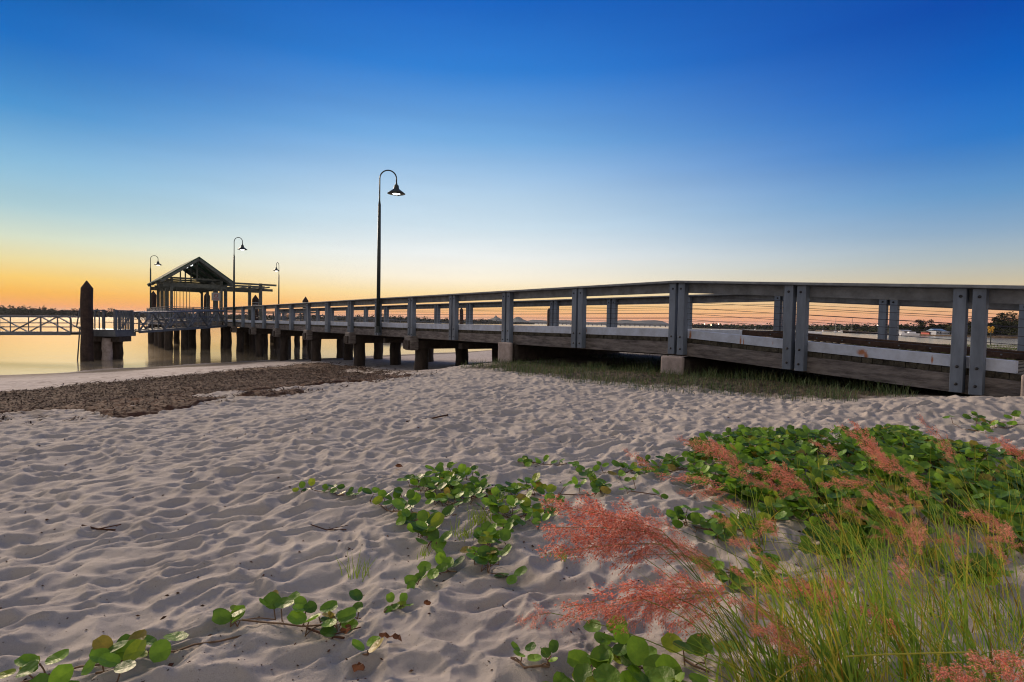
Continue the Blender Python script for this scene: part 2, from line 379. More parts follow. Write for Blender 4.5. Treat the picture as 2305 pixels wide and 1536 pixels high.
# ------------------------------------------------------------------ jetty walkway
JO = J(20, ON, -1)
def stained():
    m = mat('stained_kerb_paint', (.52, .59, .70), .6, .12, 5, .15, 25, col2=(.38, .42, .48)); nt = m.node_tree; N = nt.nodes; L = nt.links
    b = N['Principled BSDF']; src = b.inputs['Base Color'].links[0].from_socket; tc = N.new('ShaderNodeTexCoord')
    nz = N.new('ShaderNodeTexNoise'); nz.inputs['Scale'].default_value = 28; nz.inputs['Detail'].default_value = 5; L.new(tc.outputs['Object'], nz.inputs[0])
    for s_, w_, dz, h_ in ((6.36, .026, -.02, .11), (5.3, .018, -.03, .09), (5.24, .01, -.05, .08), (3.3, .07, .0, .05), (3.24, .03, -.06, .06), (2.4, .014, -.01, .06), (9.2, .01, 0, .05), (4.7, .006, 0, .03), (12.6, .012, 0, .06)):
        c0 = J(s_, ON + .085, railz(s_) - DK + .08 + dz) - JO
        sb = N.new('ShaderNodeVectorMath'); sb.operation = 'SUBTRACT'; L.new(tc.outputs['Object'], sb.inputs[0]); sb.inputs[1].default_value = c0
        d1 = N.new('ShaderNodeVectorMath'); d1.operation = 'DOT_PRODUCT'; L.new(sb.outputs[0], d1.inputs[0]); d1.inputs[1].default_value = E1 / w_
        d2 = N.new('ShaderNodeVectorMath'); d2.operation = 'DOT_PRODUCT'; L.new(sb.outputs[0], d2.inputs[0]); d2.inputs[1].default_value = UZ / h_
        cx = N.new('ShaderNodeCombineXYZ'); L.new(d1.outputs['Value'], cx.inputs[0]); L.new(d2.outputs['Value'], cx.inputs[1])
        ln = N.new('ShaderNodeVectorMath'); ln.operation = 'LENGTH'; L.new(cx.outputs[0], ln.inputs[0])
        ad = N.new('ShaderNodeMath'); ad.operation = 'ADD'; L.new(ln.outputs['Value'], ad.inputs[0]); L.new(nz.outputs['Fac'], ad.inputs[1])
        mr = N.new('ShaderNodeMapRange'); mr.inputs[1].default_value = 1.0; mr.inputs[2].default_value = 1.75; mr.inputs[3].default_value = .92; mr.inputs[4].default_value = 0; L.new(ad.outputs[0], mr.inputs[0])
        mxn = N.new('ShaderNodeMix'); mxn.data_type = 'RGBA'; L.new(mr.outputs[0], mxn.inputs[0]); L.new(src, mxn.inputs[6]); mxn.inputs[7].default_value = (.34, .12, .03, 1); src = mxn.outputs[2]
    L.new(src, b.inputs['Base Color']); return m
jet = empty('jetty', J(20, ON, -1), 'long grey timber jetty walkway with white kerb, crossing the beach out to the covered head', 'jetty')
S_END = 50.0
M['stained'] = stained()
posts = [-.32, 1.98, 4.28, 6.59] + [6.59 + 2.785 * i for i in range(1, 16)]
def profile_bar(mb, s0, s1, o0, o1, t, h, step=2.3):   # bar that follows the rail line; t = top below rail top
    ks = sorted(set([s0, s1] + [p for p in (1.98, 4.28, 6.59, 20.5, 42.8) if s0 < p < s1]))
    vs = []; fs = []
    for k in ks:
        z = railz(k) - t
        vs += [J(k, o0, z), J(k, o1, z), J(k, o1, z - h), J(k, o0, z - h)]
    for i in range(len(ks) - 1):
        a = i * 4; c_ = a + 4
        for q in range(4):
            fs.append((a + q, a + (q + 1) % 4, c_ + (q + 1) % 4, c_ + q))
    fs.append((0, 3, 2, 1)); e = (len(ks) - 1) * 4; fs.append((e, e + 1, e + 2, e + 3)); mb.add(vs, fs)
# deck planks
mb = MB(); s = 1.42; k = 0
while s < S_END - .1:
    w_ = .145; z = railz(s + .07) - DK; e = random.uniform(-.012, .012)
    mb.box(J(s + w_ / 2, (ON + OF) / 2 + e, z - .043 + random.uniform(-.003, .003)), E1 * (w_ / 2 - .004), E2 * ((OF - ON) / 2 - .1), UZ * .04); s += w_
mb.build('deck', M['plank'], jet)
for o0, o1, nm in ((ON + .085, ON + .24, 'near'), (OF - .24, OF - .085, 'far')):
    if nm == 'near':
        mb = MB()
        for a, b_ in zip(([1.5] + posts[2:])[:-1], ([1.5] + posts[2:])[1:]):
            profile_bar(mb, a + .004, b_ - .004, o0, o1, DK - .165, .16)
        profile_bar(mb, posts[-1] + .004, 49.9, o0, o1, DK - .165, .16)
        kerb = mb.build('kerb', M['stained'], jet, bevel=.008)
    else:
        mb = MB(); profile_bar(mb, 1.5, 7.5, o0, o1, DK - .165, .16); k1 = mb.build('kerb', M['kerbdark'], jet, bevel=.008); k1['label'] = 'dark brown kerb'  # short dark brown length of the far kerb; the rest is white
        mb = MB(); profile_bar(mb, 7.5, 49.9, o0, o1, DK - .165, .16); mb.build('kerb', M['white'], jet, bevel=.008)
        for s_ in np.arange(1.8, 7, .55):
            bb = MB(); bb.box(J(s_, o0 - .003, railz(s_) - DK + .07), E1 * .015, E2 * .004, UZ * .015); bb.build('bolt', M['steel'], k1)
for o0, o1 in ((ON + .08, ON + .14), (OF - .14, OF - .08)):
    mb = MB(); profile_bar(mb, .9, 50, o0, o1, DK + .088, .26); mb.build('fascia_beam', M['fascia'], jet)
for oc in (10.7, 11.7, 12.7):
    mb = MB(); profile_bar(mb, 1.6, 50, oc - .12, oc + .12, DK + .088, .34); mb.build('girder', M['darkwood'], jet)
# handrails
ro = 0
for oc, sg in ((ON, 1), (OF, -1)):
    cap = MB(); profile_bar(cap, -1.6, 49.9, oc - .14, oc + .15, 0, .045); cap.build('handrail_cap', M['rail'], jet, bevel=.008)
    mb = MB()
    if sg == 1: profile_bar(mb, -1.6, 49.9, oc + .08, oc + .125, .047, .185)
    else: profile_bar(mb, -1.6, 49.9, oc + .08, oc + .125, .047, .185)
    mb.build('handrail_board', M['rail'], jet, bevel=.006)
    for k in range(6):
        mb = MB(); ks = [-1.6, 1.98, 4.28, 6.59, 20.5, 42.8, 49.9]
        mb.tube([J(q, oc + sg * .045, railz(q) - .31 - k * .112) for q in ks], .0042, 5); mb.build('cable', M['cable'], jet)
    for s_ in posts:
        for ds in (-.105, .105):
            z1 = railz(s_ + ds) - .047; z0 = z1 - 1.425 + (.12 if s_ < 0 else 0)
            mb = MB(); mb.box(J(s_ + ds, oc, (z0 + z1) / 2), E1 * .0725, E2 * .0725, UZ * ((z1 - z0) / 2))
            p = mb.build('post', M['grey'], jet, bevel=.006)
            if s_ < 30 and oc == ON or s_ < 16:
                oo = oc - .0725 - .002
                for zz in (z1 - .11, z1 - 1.07, z1 - 1.31):
                    bo = MB()
                    c0 = J(s_ + ds + random.uniform(-.012, .012), oo, zz)
                    bo.tube([c0 + E2 * .003, c0 - E2 * .006, c0 - E2 * .012], [.022, .02, .008], 8)
                    bo.build('bolt', M['bolt'], p)
# bents
def pile(parent, x, y, z0, z1, r, m=None, name='pile', cone=0):
    mb = MB(); pts = []; rad = []; n = 7
    for i in range(n):
        t = i / (n - 1); pts.append((x + .02 * math.sin(i * 2.1 + x), y, z0 + (z1 - z0) * t)); rad.append(r * (1.05 - .06 * t + .02 * math.sin(i * 1.7 + y)))
    if cone: pts.append((x, y, z1 + cone)); rad.append(.02)
    mb.tube(pts, rad, 14); return mb.build(name, m or M['pile'], parent, smooth=not cone)
for s_ in [posts[i] for i in (7, 9, 11, 13, 15, 17)]:
    z = railz(s_) - DK - .088 - .34
    mb = MB(); mb.box(J(s_, 11.72, z - .16), E1 * .2, E2 * 2.42, UZ * .155)
    c_ = MB(); c_.box(J(s_, ON + .0, z - .10), E1 * .27, E2 * .17, UZ * .26); 
    mb.build('cap_beam', M['darkwood'], jet); c_.build('beam_end', M['fascia'], jet, bevel=.06)
    for oc in (9.95, 11.7, 13.45):
        p = J(s_, oc, 0); pile(jet, p.x, p.y, min(gz(p.x, p.y), .2) - .6, EYE + z - .3, .25)
for s_, h_, w_, lift in ((posts[5], .54, .29, .07), (posts[3], .46, .26, -.03)):
    z = railz(s_) - DK - .088 - .26 + lift - (.0 if s_ < 8 else .02); ds = .05 if s_ < 8 else -.03
    mb = MB(); mb.box(J(s_ + ds, 11.8, z - h_ * .5 - .02), E1 * (w_ - .02), E2 * 2.2, UZ * (h_ * .5 - .01)); mb.build('shade_dark_footing', M['darkwood'], jet, bevel=.08)  # shade under the deck painted as a dark body; end plate left pale
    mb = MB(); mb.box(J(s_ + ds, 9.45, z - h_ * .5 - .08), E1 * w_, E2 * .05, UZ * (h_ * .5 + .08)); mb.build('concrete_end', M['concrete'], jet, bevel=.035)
# intermediate stub beams
for s_ in (posts[6], posts[8]):
    z = railz(s_) - DK - .43; mb = MB(); mb.box(J(s_, 11.7, z - .1), E1 * .1, E2 * 1.9, UZ * .095); mb.build('cross_beam', M['darkwood'], jet)
# abutment
ab = MB(); ab.box(J(.35, 11.7, railz(.5) - DK - .33), E1 * 1.02, E2 * 2.6, UZ * .42)
o = ab.build('concrete_abutment', M['concrete'], None, bevel=.02); tag(o, 'weathered concrete block where the jetty walkway lands on the beach at the right edge', 'abutment')
pa = MB(); pa.box(J(-5, 11.7, railz(-1) - DK - .12), E1 * 4.2, E2 * 2.2, UZ * .12); o = pa.build('landward_path', M['concrete']); o['kind'] = 'structure'

# ------------------------------------------------------------------ jetty head
HO0, HO1, HS0, HS1 = 5.6, 17.4, 50.0, 64.0; HZ = .82 - DK
head = empty('pier_platform', J(57, 11.5, HZ), 'square timber jetty head on thick dark piles carrying the gabled shelter', 'pier')
mb = MB(); mb.box(J((HS0 + HS1) / 2 + .01, (HO0 + HO1) / 2, HZ - .05), E1 * ((HS1 - HS0) / 2), E2 * ((HO1 - HO0) / 2), UZ * .05); mb.build('deck', M['plank'], head)
mb = MB(); mb.box(J(HS0 - .04, (HO0 + ON) / 2, HZ - .2), E1 * .04, E2 * ((ON - HO0) / 2), UZ * .17); mb.box(J((HS0 + HS1) / 2, HO0 - .05, HZ - .2), E1 * 7, E2 * .04, UZ * .17)
mb.build('fascia_beam', M['fascia'], head)
for s_ in (51, 55, 59, 63):
    mb = MB(); mb.box(J(s_, 11.5, HZ - .28), E1 * .2, E2 * 5.8, UZ * .17); mb.build('cap_beam', M['darkwood'], head)
for s_, oo in ((50.5, (5.9, 7.0, 8.5, 10.1, 12, 14, 17)), (54.5, (5.9, 8.1, 10.6, 13.8, 17)), (58.5, (6, 9.6, 13.4, 17)), (63, (6, 8, 10.5, 14, 17))):
    for oc in oo:
        p = J(s_ + random.uniform(-.25, .25), oc, 0); pile(head, p.x, p.y, -.8, EYE + HZ - .4, random.uniform(.25, .33))
def fence(parent, pts, z, balus=True, H=1.1, m=None, step=.13):
    m = m or M['grey']
    for (s0, o0), (s1, o1) in zip(pts[:-1], pts[1:]):
        n = max(1, round(math.hypot(s1 - s0, o1 - o0) / 2.2))
        for i in range(n + 1):
            t = i / n; p = J(s0 + (s1 - s0) * t, o0 + (o1 - o0) * t, z); q = MB(); q.box(p + UZ * (H / 2 - .02), E1 * .06, E2 * .06, UZ * (H / 2 - .02)); q.build('rail_post', m, parent)
        a = J(s0, o0, z); b_ = J(s1, o1, z); q = MB(); q.bar(a + UZ * H, b_ + UZ * H, .18, .05); q.bar(a + UZ * (H - .15), b_ + UZ * (H - .15), .04, .13)
        q.build('handrail', M['rail'], parent)
        q = MB()
        if balus:
            q.bar(a + UZ * .12, b_ + UZ * .12, .04, .07); k = int((b_ - a).length / step)
            for i in range(1, k): 
                p = a.lerp(b_, i / k); q.box(p + UZ * .52, E1 * .014, E2 * .014, UZ * .4)
            q.build('baluster_panel', m, parent)
        else:
            for kk in range(5): q.tube([a + UZ * (.2 + .16 * kk), b_ + UZ * (.2 + .16 * kk)], .008, 5)
            q.build('cable_panel', M['cable'], parent)
fence(head, [(HS0 + .1, ON - .2), (HS0 + .1, HO0 + .1)], HZ, True)
fence(head, [(HS0 + .1, HO0 + .1), (HS1 - .1, HO0 + .1)], HZ, True)
fence(head, [(HS1 - .1, HO0 + .1), (HS1 - .1, HO1 - .1)], HZ, False)
fence(head, [(HS1 - .1, HO1 - .1), (HS0 + .1, HO1 - .1), (HS0 + .1, OF + .2)], HZ, False)
q = MB(); q.box(J(53, 8.2, HZ + .45), E1 * .25, E2 * .9, UZ * .04); q.box(J(53, 8.2, HZ + .22), E1 * .2, E2 * .7, UZ * .21); o = q.build('bench', M['timber']); tag(o, 'plain timber bench under the gabled shelter on the jetty head', 'bench')

# shelter
sh = empty('jetty_shelter', J(55, 7.9, HZ), 'open timber shelter with steep gabled roof standing on the jetty head', 'shelter')
OL, OR_, SF, SB = 6.12, 9.66, 50.8, 59.6; ZE = 2.98
for s_ in (SF, 53.7, 56.7, SB):
    for oc in (OL, OR_):
        q = MB(); q.box(J(s_, oc, (HZ + ZE) / 2), E1 * .09, E2 * .09, UZ * ((ZE - HZ) / 2)); q.build('post', M['timber'], sh)
oc_ = (OL + OR_) / 2; hw = (OR_ - OL) / 2 + .78; PZ = 4.72; EZ = 2.86; sl = (PZ - EZ) / hw
for sg in (-1, 1):
    a = J(SF - 1.0, oc_ , PZ); b_ = J(SB + .7, oc_, PZ); c_ = J(SB + .7, oc_ + sg * hw, EZ); d = J(SF - 1.0, oc_ + sg * hw, EZ); th = UZ * .09
    q = MB(); q.add([a, b_, c_, d, a + th, b_ + th, c_ + th, d + th], [(0, 1, 2, 3), (7, 6, 5, 4), (0, 4, 5, 1), (1, 5, 6, 2), (2, 6, 7, 3), (3, 7, 4, 0)]); q.build('roof_plane', M['roof'], sh)
    for s_ in (SF - .95, SF, 53.7, 56.7, SB):
        q = MB(); q.bar(J(s_, oc_, PZ - .12), J(s_, oc_ + sg * (hw - .02), EZ - .12), .09, .2); q.build('rafter', M['timber'], sh)
    q = MB(); q.bar(J(SF - .3, oc_ + sg * (hw - .78), ZE - .12), J(SB + .3, oc_ + sg * (hw - .78), ZE - .12), .12, .3); q.build('eave_beam', M['timber'], sh)
    for s_ in (SF, SB):
        q = MB(); q.bar(J(s_, oc_ + sg * (hw - .8), ZE - .75), J(s_, oc_ + sg * (hw - 1.5), ZE - .05), .08, .1); q.build('brace', M['timber'], sh)
for s_ in (SF, 53.7, 56.7, SB):
    for zz, hh in ((ZE - .45, .32), (ZE + .1, .14)):
        q = MB(); q.bar(J(s_, OL - .55, zz), J(s_, OR_ + .4, zz), .1, hh); q.build('tie_beam', M['timber'], sh)
    q = MB(); q.bar(J(s_, oc_, ZE), J(s_, oc_, PZ - .15), .1, .1, E1); q.build('king_post', M['timber'], sh)
for s0, o0, s1, o1, n in ((SF, OL + .35, SF, OL + 1.25, 5), (SF, OR_ - .5, SF, OR_ - .15, 4), (52.3, OL, SB, OL, 14), (SB, OL + .3, SB, OL + 1.3, 5)):
    q = MB()
    for i in range(n):
        t = i / (n - 1); q.box(J(s0 + (s1 - s0) * t, o0 + (o1 - o0) * t, (HZ + ZE - .55) / 2), E1 * .02, E2 * .02, UZ * ((ZE - .55 - HZ) / 2))
    q.build('slat_screen', M['timber'], sh)
for k, (s_, oc) in enumerate(((52.5, 7.7), (55.0, 7.7))):
    t_ = MB(); t_.bar(J(s_ - .35, oc, PZ - .42), J(s_ + .35, oc, PZ - .42), .2, .1); t_.build('sky_gap_bar', M['glow2'], sh)  # added glowing bars standing in for sky seen through the gable, not lamps
q = MB(); q.box(J(SF - .12, OR_ - .42, 1.72), E1 * .02, E2 * .33, UZ * .33); sg_ = q.build('notice_sign', mat('sign_face', (.3, .32, .33), .6, .1, 3)); tag(sg_, 'pale square notice with a red ring hung under the shelter gable', 'sign')
q = MB(); q.tube([J(SF - .144, OR_ - .42 + .13 * math.cos(a), 1.8 + .13 * math.sin(a)) for a in np.linspace(0, 2 * math.pi, 17)], .022, 5); q.box(J(SF - .144, OR_ - .42, 1.53), E1 * .003, E2 * .2, UZ * .03); q.build('red_ring', M['redpaint'], sg_)

# pergola
pg = empty('pergola', J(55.5, 12, HZ), 'low flat beam pergola projecting to the right of the gabled shelter', 'pergola')
for s_, oc in ((54, 13.5), (58, 13.5), (54, 10.6), (58, 10.6)):
    q = MB(); q.box(J(s_, oc, (HZ + 3.2) / 2), E1 * .12, E2 * .12, UZ * ((3.2 - HZ) / 2)); q.build('post', M['timber'], pg)
for s_ in (54.2, 58.2):
    for zz in (2.62,): q = MB(); q.bar(J(s_, 9.9, zz), J(s_, 14.6, zz), .12, .22); q.build('beam', M['timber'], pg)
for s_ in (53.7, 57.7):
    q = MB(); q.bar(J(s_, 9.9, 3.08), J(s_, 14.8, 3.08), .1, .16); q.build('beam', M['timber'], pg)
for oc in (10.4, 11.4, 12.4, 13.3, 14.0):
    q = MB(); q.bar(J(53, oc, 2.84), J(59, oc, 2.84), .08, .12); q.build('slat', M['timber'], pg)

# ------------------------------------------------------------------ lamps
def lamp(base, H, ang, label, arm=.64, sc=1.):
    t = empty('street_lamp', base, label, 'lamp', 'hooked lamps along the jetty')
    x, y, z = base; hp = H * .79; d = Vector((math.cos(ang), math.sin(ang), 0))
    q = MB(); q.tube([(x, y, z), (x, y, z + .25)], [.11, .09], 12); q.build('base', M['lamp'], t)
    q = MB(); q.tube([(x, y, z + .25), (x, y, z + hp * .6), (x, y, z + hp)], [.078 * sc, .07 * sc, .055 * sc], 12); q.build('pole', M['lamp'], t, smooth=True)
    r = arm / 2; top = z + H - r; pts = [Vector((x, y, z + hp)), Vector((x, y, z + hp + .15)), Vector((x, y, top))]
    rad = [.05 * sc, .03 * sc, .026 * sc]
    for i in range(1, 13):
        a = math.pi * i / 12; pts.append(Vector((x, y, top)) + d * (r - r * math.cos(a)) + UZ * (r * math.sin(a))); rad.append(.026 * sc)
    e = pts[-1] - UZ * .2; pts.append(e); rad.append(.026 * sc)
    q = MB(); q.tube(pts, rad, 8); q.build('arm', M['lamp'], t, smooth=True)
    q = MB(); q.tube([e + UZ * .06, e - UZ * .02, e - UZ * .06, e - UZ * .18, e - UZ * .22, e - UZ * .30, e - UZ * .37, e - UZ * .385, e - UZ * .37, e - UZ * .26, e - UZ * .2],
                     [.03, .045, .09, .105, .15, .26, .35, .35, .33, .18, .1], 20, cap=False)
    shd = q.build('shade', M['lamp'], t, smooth=True)
    q = MB(); q.tube([e - UZ * .24, e - UZ * .30, e - UZ * .37, e - UZ * .40], [.08, .15, .17, .09], 14); q.build('bulb', M['glow'], shd, smooth=True)
    return t
p = J(20.12, ON - .18, railz(20.5) - 1.35); H1 = EYE + 5.84 - p.z
lamp(tuple(p), H1, math.radians(4), 'tallest looking hooked lamp with a lit bulb, nearest on the jetty rail')
p = J(44.9, ON - .15, -.6); lamp(tuple(p), EYE + 5.95 - p.z, math.radians(-4), 'hooked lamp standing where the walkway meets the jetty head, right of the shelter gable')
p = J(63.3, 5.9, HZ); lamp(tuple(p), EYE + 5.85 - p.z, math.radians(15), 'hooked lamp rising past the left eave of the shelter')
p = J(61.5, 17.2, HZ); lamp(tuple(p), EYE + 5.95 - p.z, math.radians(272), 'thin distant hooked lamp seen edge on, right of the pergola', arm=.7)

# ------------------------------------------------------------------ guide piles
gl = [((195, 632), 31, .29, 'thickest dark guide pile with conical cap, beside the lower landing at far left'),
      ((345, 655), 56, .28, 'dark guide pile half hidden behind the left side of the shelter'),
      ((466, 657), 56, .28, 'dark pile seen between the shelter posts near the notice sign'),
      ((575, 664), 53, .30, 'dark guide pile with pointed cap and pale bands under the pergola end'),
      ((688, 668), 54, .28, 'dark pile whose pointed cap just clears the handrail right of the thin lamp'),
      ((1039, 692), 85, .29, 'distant dark pile seen between the far rail posts, left of the mountains'),
      ((1236, 693), 88, .28, 'distant dark pile touching a far rail post, right of the mountains')]
for (px, py), Y, r, lb in gl:
    t = at(px, py, Y); o = pile(None, t.x, t.y, -1.0, t.z - .42, r, M['guide'], 'guide_pile', cone=.42); tag(o, lb, 'pile', 'guide piles round the jetty')
    if px == 575:
        for dz in (.75, .95): q = MB(); q.tube([(t.x, t.y, t.z - dz), (t.x, t.y, t.z - dz - .05)], r * 1.04, 14); q.build('white_band', M['white'], o)

# ------------------------------------------------------------------ gangways and landing
def truss(name, A, B, wd, H, label, bays=4, mid=True, grp=None, m=None, chord=.16):
    A = Vector(A); B = Vector(B); m = m or M['steel']; d = (B - A).normalized(); sd = d.cross(UZ).normalized()
    t = empty(name, A, label, 'gangway', grp)
    q = MB(); q.bar(A + UZ * .02, B + UZ * .02, wd, .06); q.build('walking_deck', M['plank'], t)
    for sg in (-1, 1):
        o_ = sd * sg * wd / 2; q = MB(); q.bar(A + o_, B + o_, .08, chord); q.build('bottom_chord', m, t)
        q = MB(); q.tube([A + o_ + UZ * .05, A + o_ + UZ * (H - .12), A + o_ + d * .12 + UZ * H, B + o_ - d * .12 + UZ * H, B + o_ + UZ * (H - .12), B + o_ + UZ * .05], .05, 8); q.build('top_rail', m, t)
        if mid:
            q = MB()
            for hh in (.38, .62): q.tube([A + o_ + UZ * H * hh, B + o_ + UZ * H * hh], .03, 6)
            q.build('mid_rails', m, t)
        q = MB()
        for i in range(bays):
            a = A.lerp(B, i / bays) + o_; c_ = A.lerp(B, (i + .5) / bays) + o_; e = A.lerp(B, (i + 1) / bays) + o_
            q.bar(a + UZ * .05, c_ + UZ * H, .05, .10, sd); q.bar(c_ + UZ * H, e + UZ * .05, .05, .10, sd); q.bar(c_ + UZ * .05, c_ + UZ * H, .08, .08, E1)
            if i: q.bar(a + UZ * .05, a + UZ * H, .05, .05, E1)
        q.build('diagonal_braces', m, t)
    return t
tA = J(46.3, 8.6, 0); tA.z = EYE - .62
truss('gangway', (tA.x, tA.y, tA.z), (-23.15, 33.3, EYE - .95), 1.3, 1.15, 'sloping truss gangway with crossed braces joining the walkway to the lower landing', 4)
truss('gangway', (-25.5, 32.4, EYE - 1.08), (-38.5, 31.4, EYE - 1.28), 1.3, .98, 'low truss gangway leaving the frame at the left edge over the water', 4, chord=.2)
truss('gangway', tuple(J(60, 18.0, -.55)), tuple(J(52, 33, -1.25)), 1.4, 1.1, 'distant gangway seen through the rails right of the jetty head', 6)
ld = empty('lower_landing', (-23.5, 33, EYE - .85), 'small steel landing platform between two gangways beside the thick guide pile', 'landing')
q = MB(); q.box((-23.7, 32.4, EYE - .86), (.92, 0, 0), (0, .8, 0), (0, 0, .06)); q.build('deck', M['steel'], ld)
q = MB(); q.box((-23.7, 32.4, EYE - 1.06), (.98, 0, 0), (0, .86, 0), (0, 0, .14)); q.build('edge_beam', M['steel'], ld)
q = MB(); q.box((-23.65, 32.4, EYE - 1.36), (.9, 0, 0), (0, .5, 0), (0, 0, .155)); q.build('headstock', M['darkwood'], ld)
pile(ld, -23.5, 31.95, -.5, EYE - 1.3, .25, M['concrete']); pile(ld, -24.6, 32.6, -.5, EYE - 1.5, .42); pile(ld, -24.0, 33.4, -.5, EYE - 1.5, .33)
for x0, n in ((-24.55, 2), (-22.85, 8)):
    q = MB(); q.box((x0, 31.7, EYE - .25), (.06, 0, 0), (0, .06, 0), (0, 0, .6)); q.box((x0, 33.1, EYE - .25), (.06, 0, 0), (0, .06, 0), (0, 0, .6))
    q.bar((x0, 31.7, EYE + .3), (x0, 33.1, EYE + .3), .1, .06)
    for i in range(1, n + 2): q.box((x0, 31.7 + 1.4 * i / (n + 2), EYE - .28), (.02, 0, 0), (0, .03, 0), (0, 0, .55))
    q.build('side_rail', M['steel'], ld)
q = MB()
for zz in (.28, -.05, -.4): q.tube([(-24.55, 33.15, EYE + zz), (-22.85, 33.15, EYE + zz)], .025, 6)
q.build('back_rail', M['steel'], ld)
q = MB(); q.bar((-24.8, 31.6, EYE + .35), (-25.0, 31.6, EYE - .7), .05, .05); q.bar((-24.8, 31.6, EYE - .7), (-24.9, 31.5, -.3), .06, .06); q.build('ladder', M['steel'], ld)
for a, b_, lb in (((-15, 66), (-6, 76), 'flat low pontoon floating beyond the walkway, seen between the far rail posts'),):
    q = MB(); A = Vector((*a, .22)); B = Vector((*b_, .22)); q.bar(A, B, 3, .5); o = q.build('pontoon', M['steel'], None, bevel=.04); tag(o, lb, 'pontoon')

# ------------------------------------------------------------------ leaves, vines
def leaf(mb, c, nrm, dirv, size, col):
    n = nrm.normalized(); d = (dirv - n * dirv.dot(n))
    d = d.normalized() if d.length > 1e-4 else n.orthogonal().normalized(); s_ = n.cross(d)
    vs = [c + n * (-.08 * size)]; K = 12; cup = random.uniform(.05, .16); fold = random.uniform(0, .22)
    for k in range(K):
        a = 2 * math.pi * k / K; r = size * .5 * (1 + .07 * math.cos(2 * a)); 
        if k == 0: r *= .86
        x_ = r * math.cos(a); y_ = r * math.sin(a) * .93
        vs.append(c + d * x_ + s_ * y_ + n * (cup * size * ((x_ / size) ** 2) * 1.5 + fold * abs(y_) - .03 * size + random.uniform(-.02, .02) * size))
    mb.add(vs, [(0, 1 + k, 1 + (k + 1) % K) for k in range(K)], col)
def leafcol():
    k = random.random()
    if k < .035: return (2.2, .9, 1.6)
    if k < .12: return (2.0, 1.35, .9)
    if k < .4: return (1.4, 1.35, 1.0)
    if k < .58: return (.55, .62, .7)
    g = random.uniform(.75, 1.15); return (g, g, g)
def trifoliate(lv, stm, p, size, h=None, spread=1.):
    h = h if h is not None else random.uniform(.012, .075); lean = Vector((random.uniform(-.6, .6), random.uniform(-.6, .4), 1)).normalized()
    top = p + lean * h; stm.tube([p, p + lean * h * .5 + Vector((0, 0, .005)), top], .0022, 5); a0 = random.uniform(0, 6.28)
    for k in range(random.choice((2, 3, 3, 3))):
        a = a0 + k * 2.1 + random.uniform(-.3, .3); el = random.uniform(-.2, .7)
        d = Vector((math.cos(a) * math.cos(el), math.sin(a) * math.cos(el), math.sin(el))); sz = size * random.uniform(.75, 1.15)
        nrm = Vector((-math.cos(a) * math.sin(el), -math.sin(a) * math.sin(el), math.cos(el))) + Vector((random.uniform(-.4, .4), random.uniform(-.75, .15), random.uniform(-.2, .2)))
        leaf(lv, top + d * (sz * .52 + .012), nrm, d, sz, leafcol())
def vine(px, label, size=.075, n=None, jitter=.05, h=None):
    size *= .70 if (n or 0) > 10 else .80
    pts = [ground(*p) for p in px]
    t = empty('beach_creeper', pts[0], label, 'creeper', 'creepers on the open sand'); lv = MB(); sm = MB()
    path = [pts[0]]
    for a, b_ in zip(pts[:-1], pts[1:]):
        k = max(2, int((b_ - a).length / .06))
        for i in range(1, k + 1):
            q = a.lerp(b_, i / k); q.x += random.uniform(-.008, .008); q.z = gz(q.x, q.y) + rz(q.x, q.y) * .9 + .006; path.append(q)
    path[0].z = path[1].z
    if len(path) > 2: sm.tube(path, .0032, 6)
    L_ = sum((b_ - a).length for a, b_ in zip(path[:-1], path[1:])); n = n or max(2, int(L_ / .06))
    for i in range(n):
        q0 = random.choice(path); q = q0 + Vector((random.gauss(0, jitter), random.gauss(0, jitter), 0))
        q.z = gz(q.x, q.y) + rz(q.x, q.y) * .8; sm.tube([q0, q0.lerp(q, .5) + UZ * .008, q + UZ * .002], .002, 5); trifoliate(lv, sm, q, size, h)
    sm.build('runner', M['vine'], t); lv.build('leaves', M['leaf'], t, vcol=True); return t
vine([(-40, 1535), (100, 1500), (250, 1478), (340, 1462), (440, 1440), (545, 1418)], 'long thin runner with few round leaves at the bottom left corner', .07, 1, .02)
for px, sz, n in (((112, 1492), .08, 2), ((215, 1490), .09, 2), ((285, 1482), .085, 1), ((372, 1442), .09, 1), ((180, 1545), .08, 3)):
    pass
vine([(80, 1505), (115, 1498)], 'pair of round leaves rising from the runner at the far bottom left', .07, 2, .015, .05)
vine([(215, 1500), (280, 1492)], 'cluster of broad leaves midway on the bottom left runner', .08, 3, .02, .05)
vine([(352, 1462), (372, 1455)], 'single upright leaf on the bottom left runner, nearest its right end', .08, 1, .005, .05)
vine([(130, 1560), (210, 1555)], 'leaves cut off by the bottom edge below the left runner', .08, 3, .03)
vine([(545, 1385), (640, 1392), (720, 1400), (785, 1375)], 'leafy creeper clump with yellow edges left of the bottom centre', .082, 11, .05)
vine([(705, 1105), (760, 1112), (825, 1110)], 'tiny low runner on bare sand left of the large creeper clump', .06, 6, .04, .02)
vine([(845, 1130), (900, 1150), (970, 1165), (1030, 1150)], 'left arm of the large central creeper with broad leaves', .1, 12, .07)
vine([(960, 1085), (1000, 1080), (1040, 1110), (1010, 1130)], 'upper mound of the large central creeper', .085, 44, .1)
vine([(1060, 1110), (1130, 1108), (1200, 1108)], 'upper right row of leaves of the large central creeper', .085, 20, .06)
vine([(1100, 1150), (1150, 1170), (1210, 1160), (1180, 1140)], 'right mound of the large central creeper behind the pink plume', .09, 24, .09)
vine([(960, 1190), (980, 1230), (950, 1200)], 'loose leaves below the left arm of the central creeper', .085, 6, .05)
vine([(1090, 1200), (1110, 1240), (1100, 1275)], 'lower tail of the central creeper with dark round leaves', .085, 13, .05)
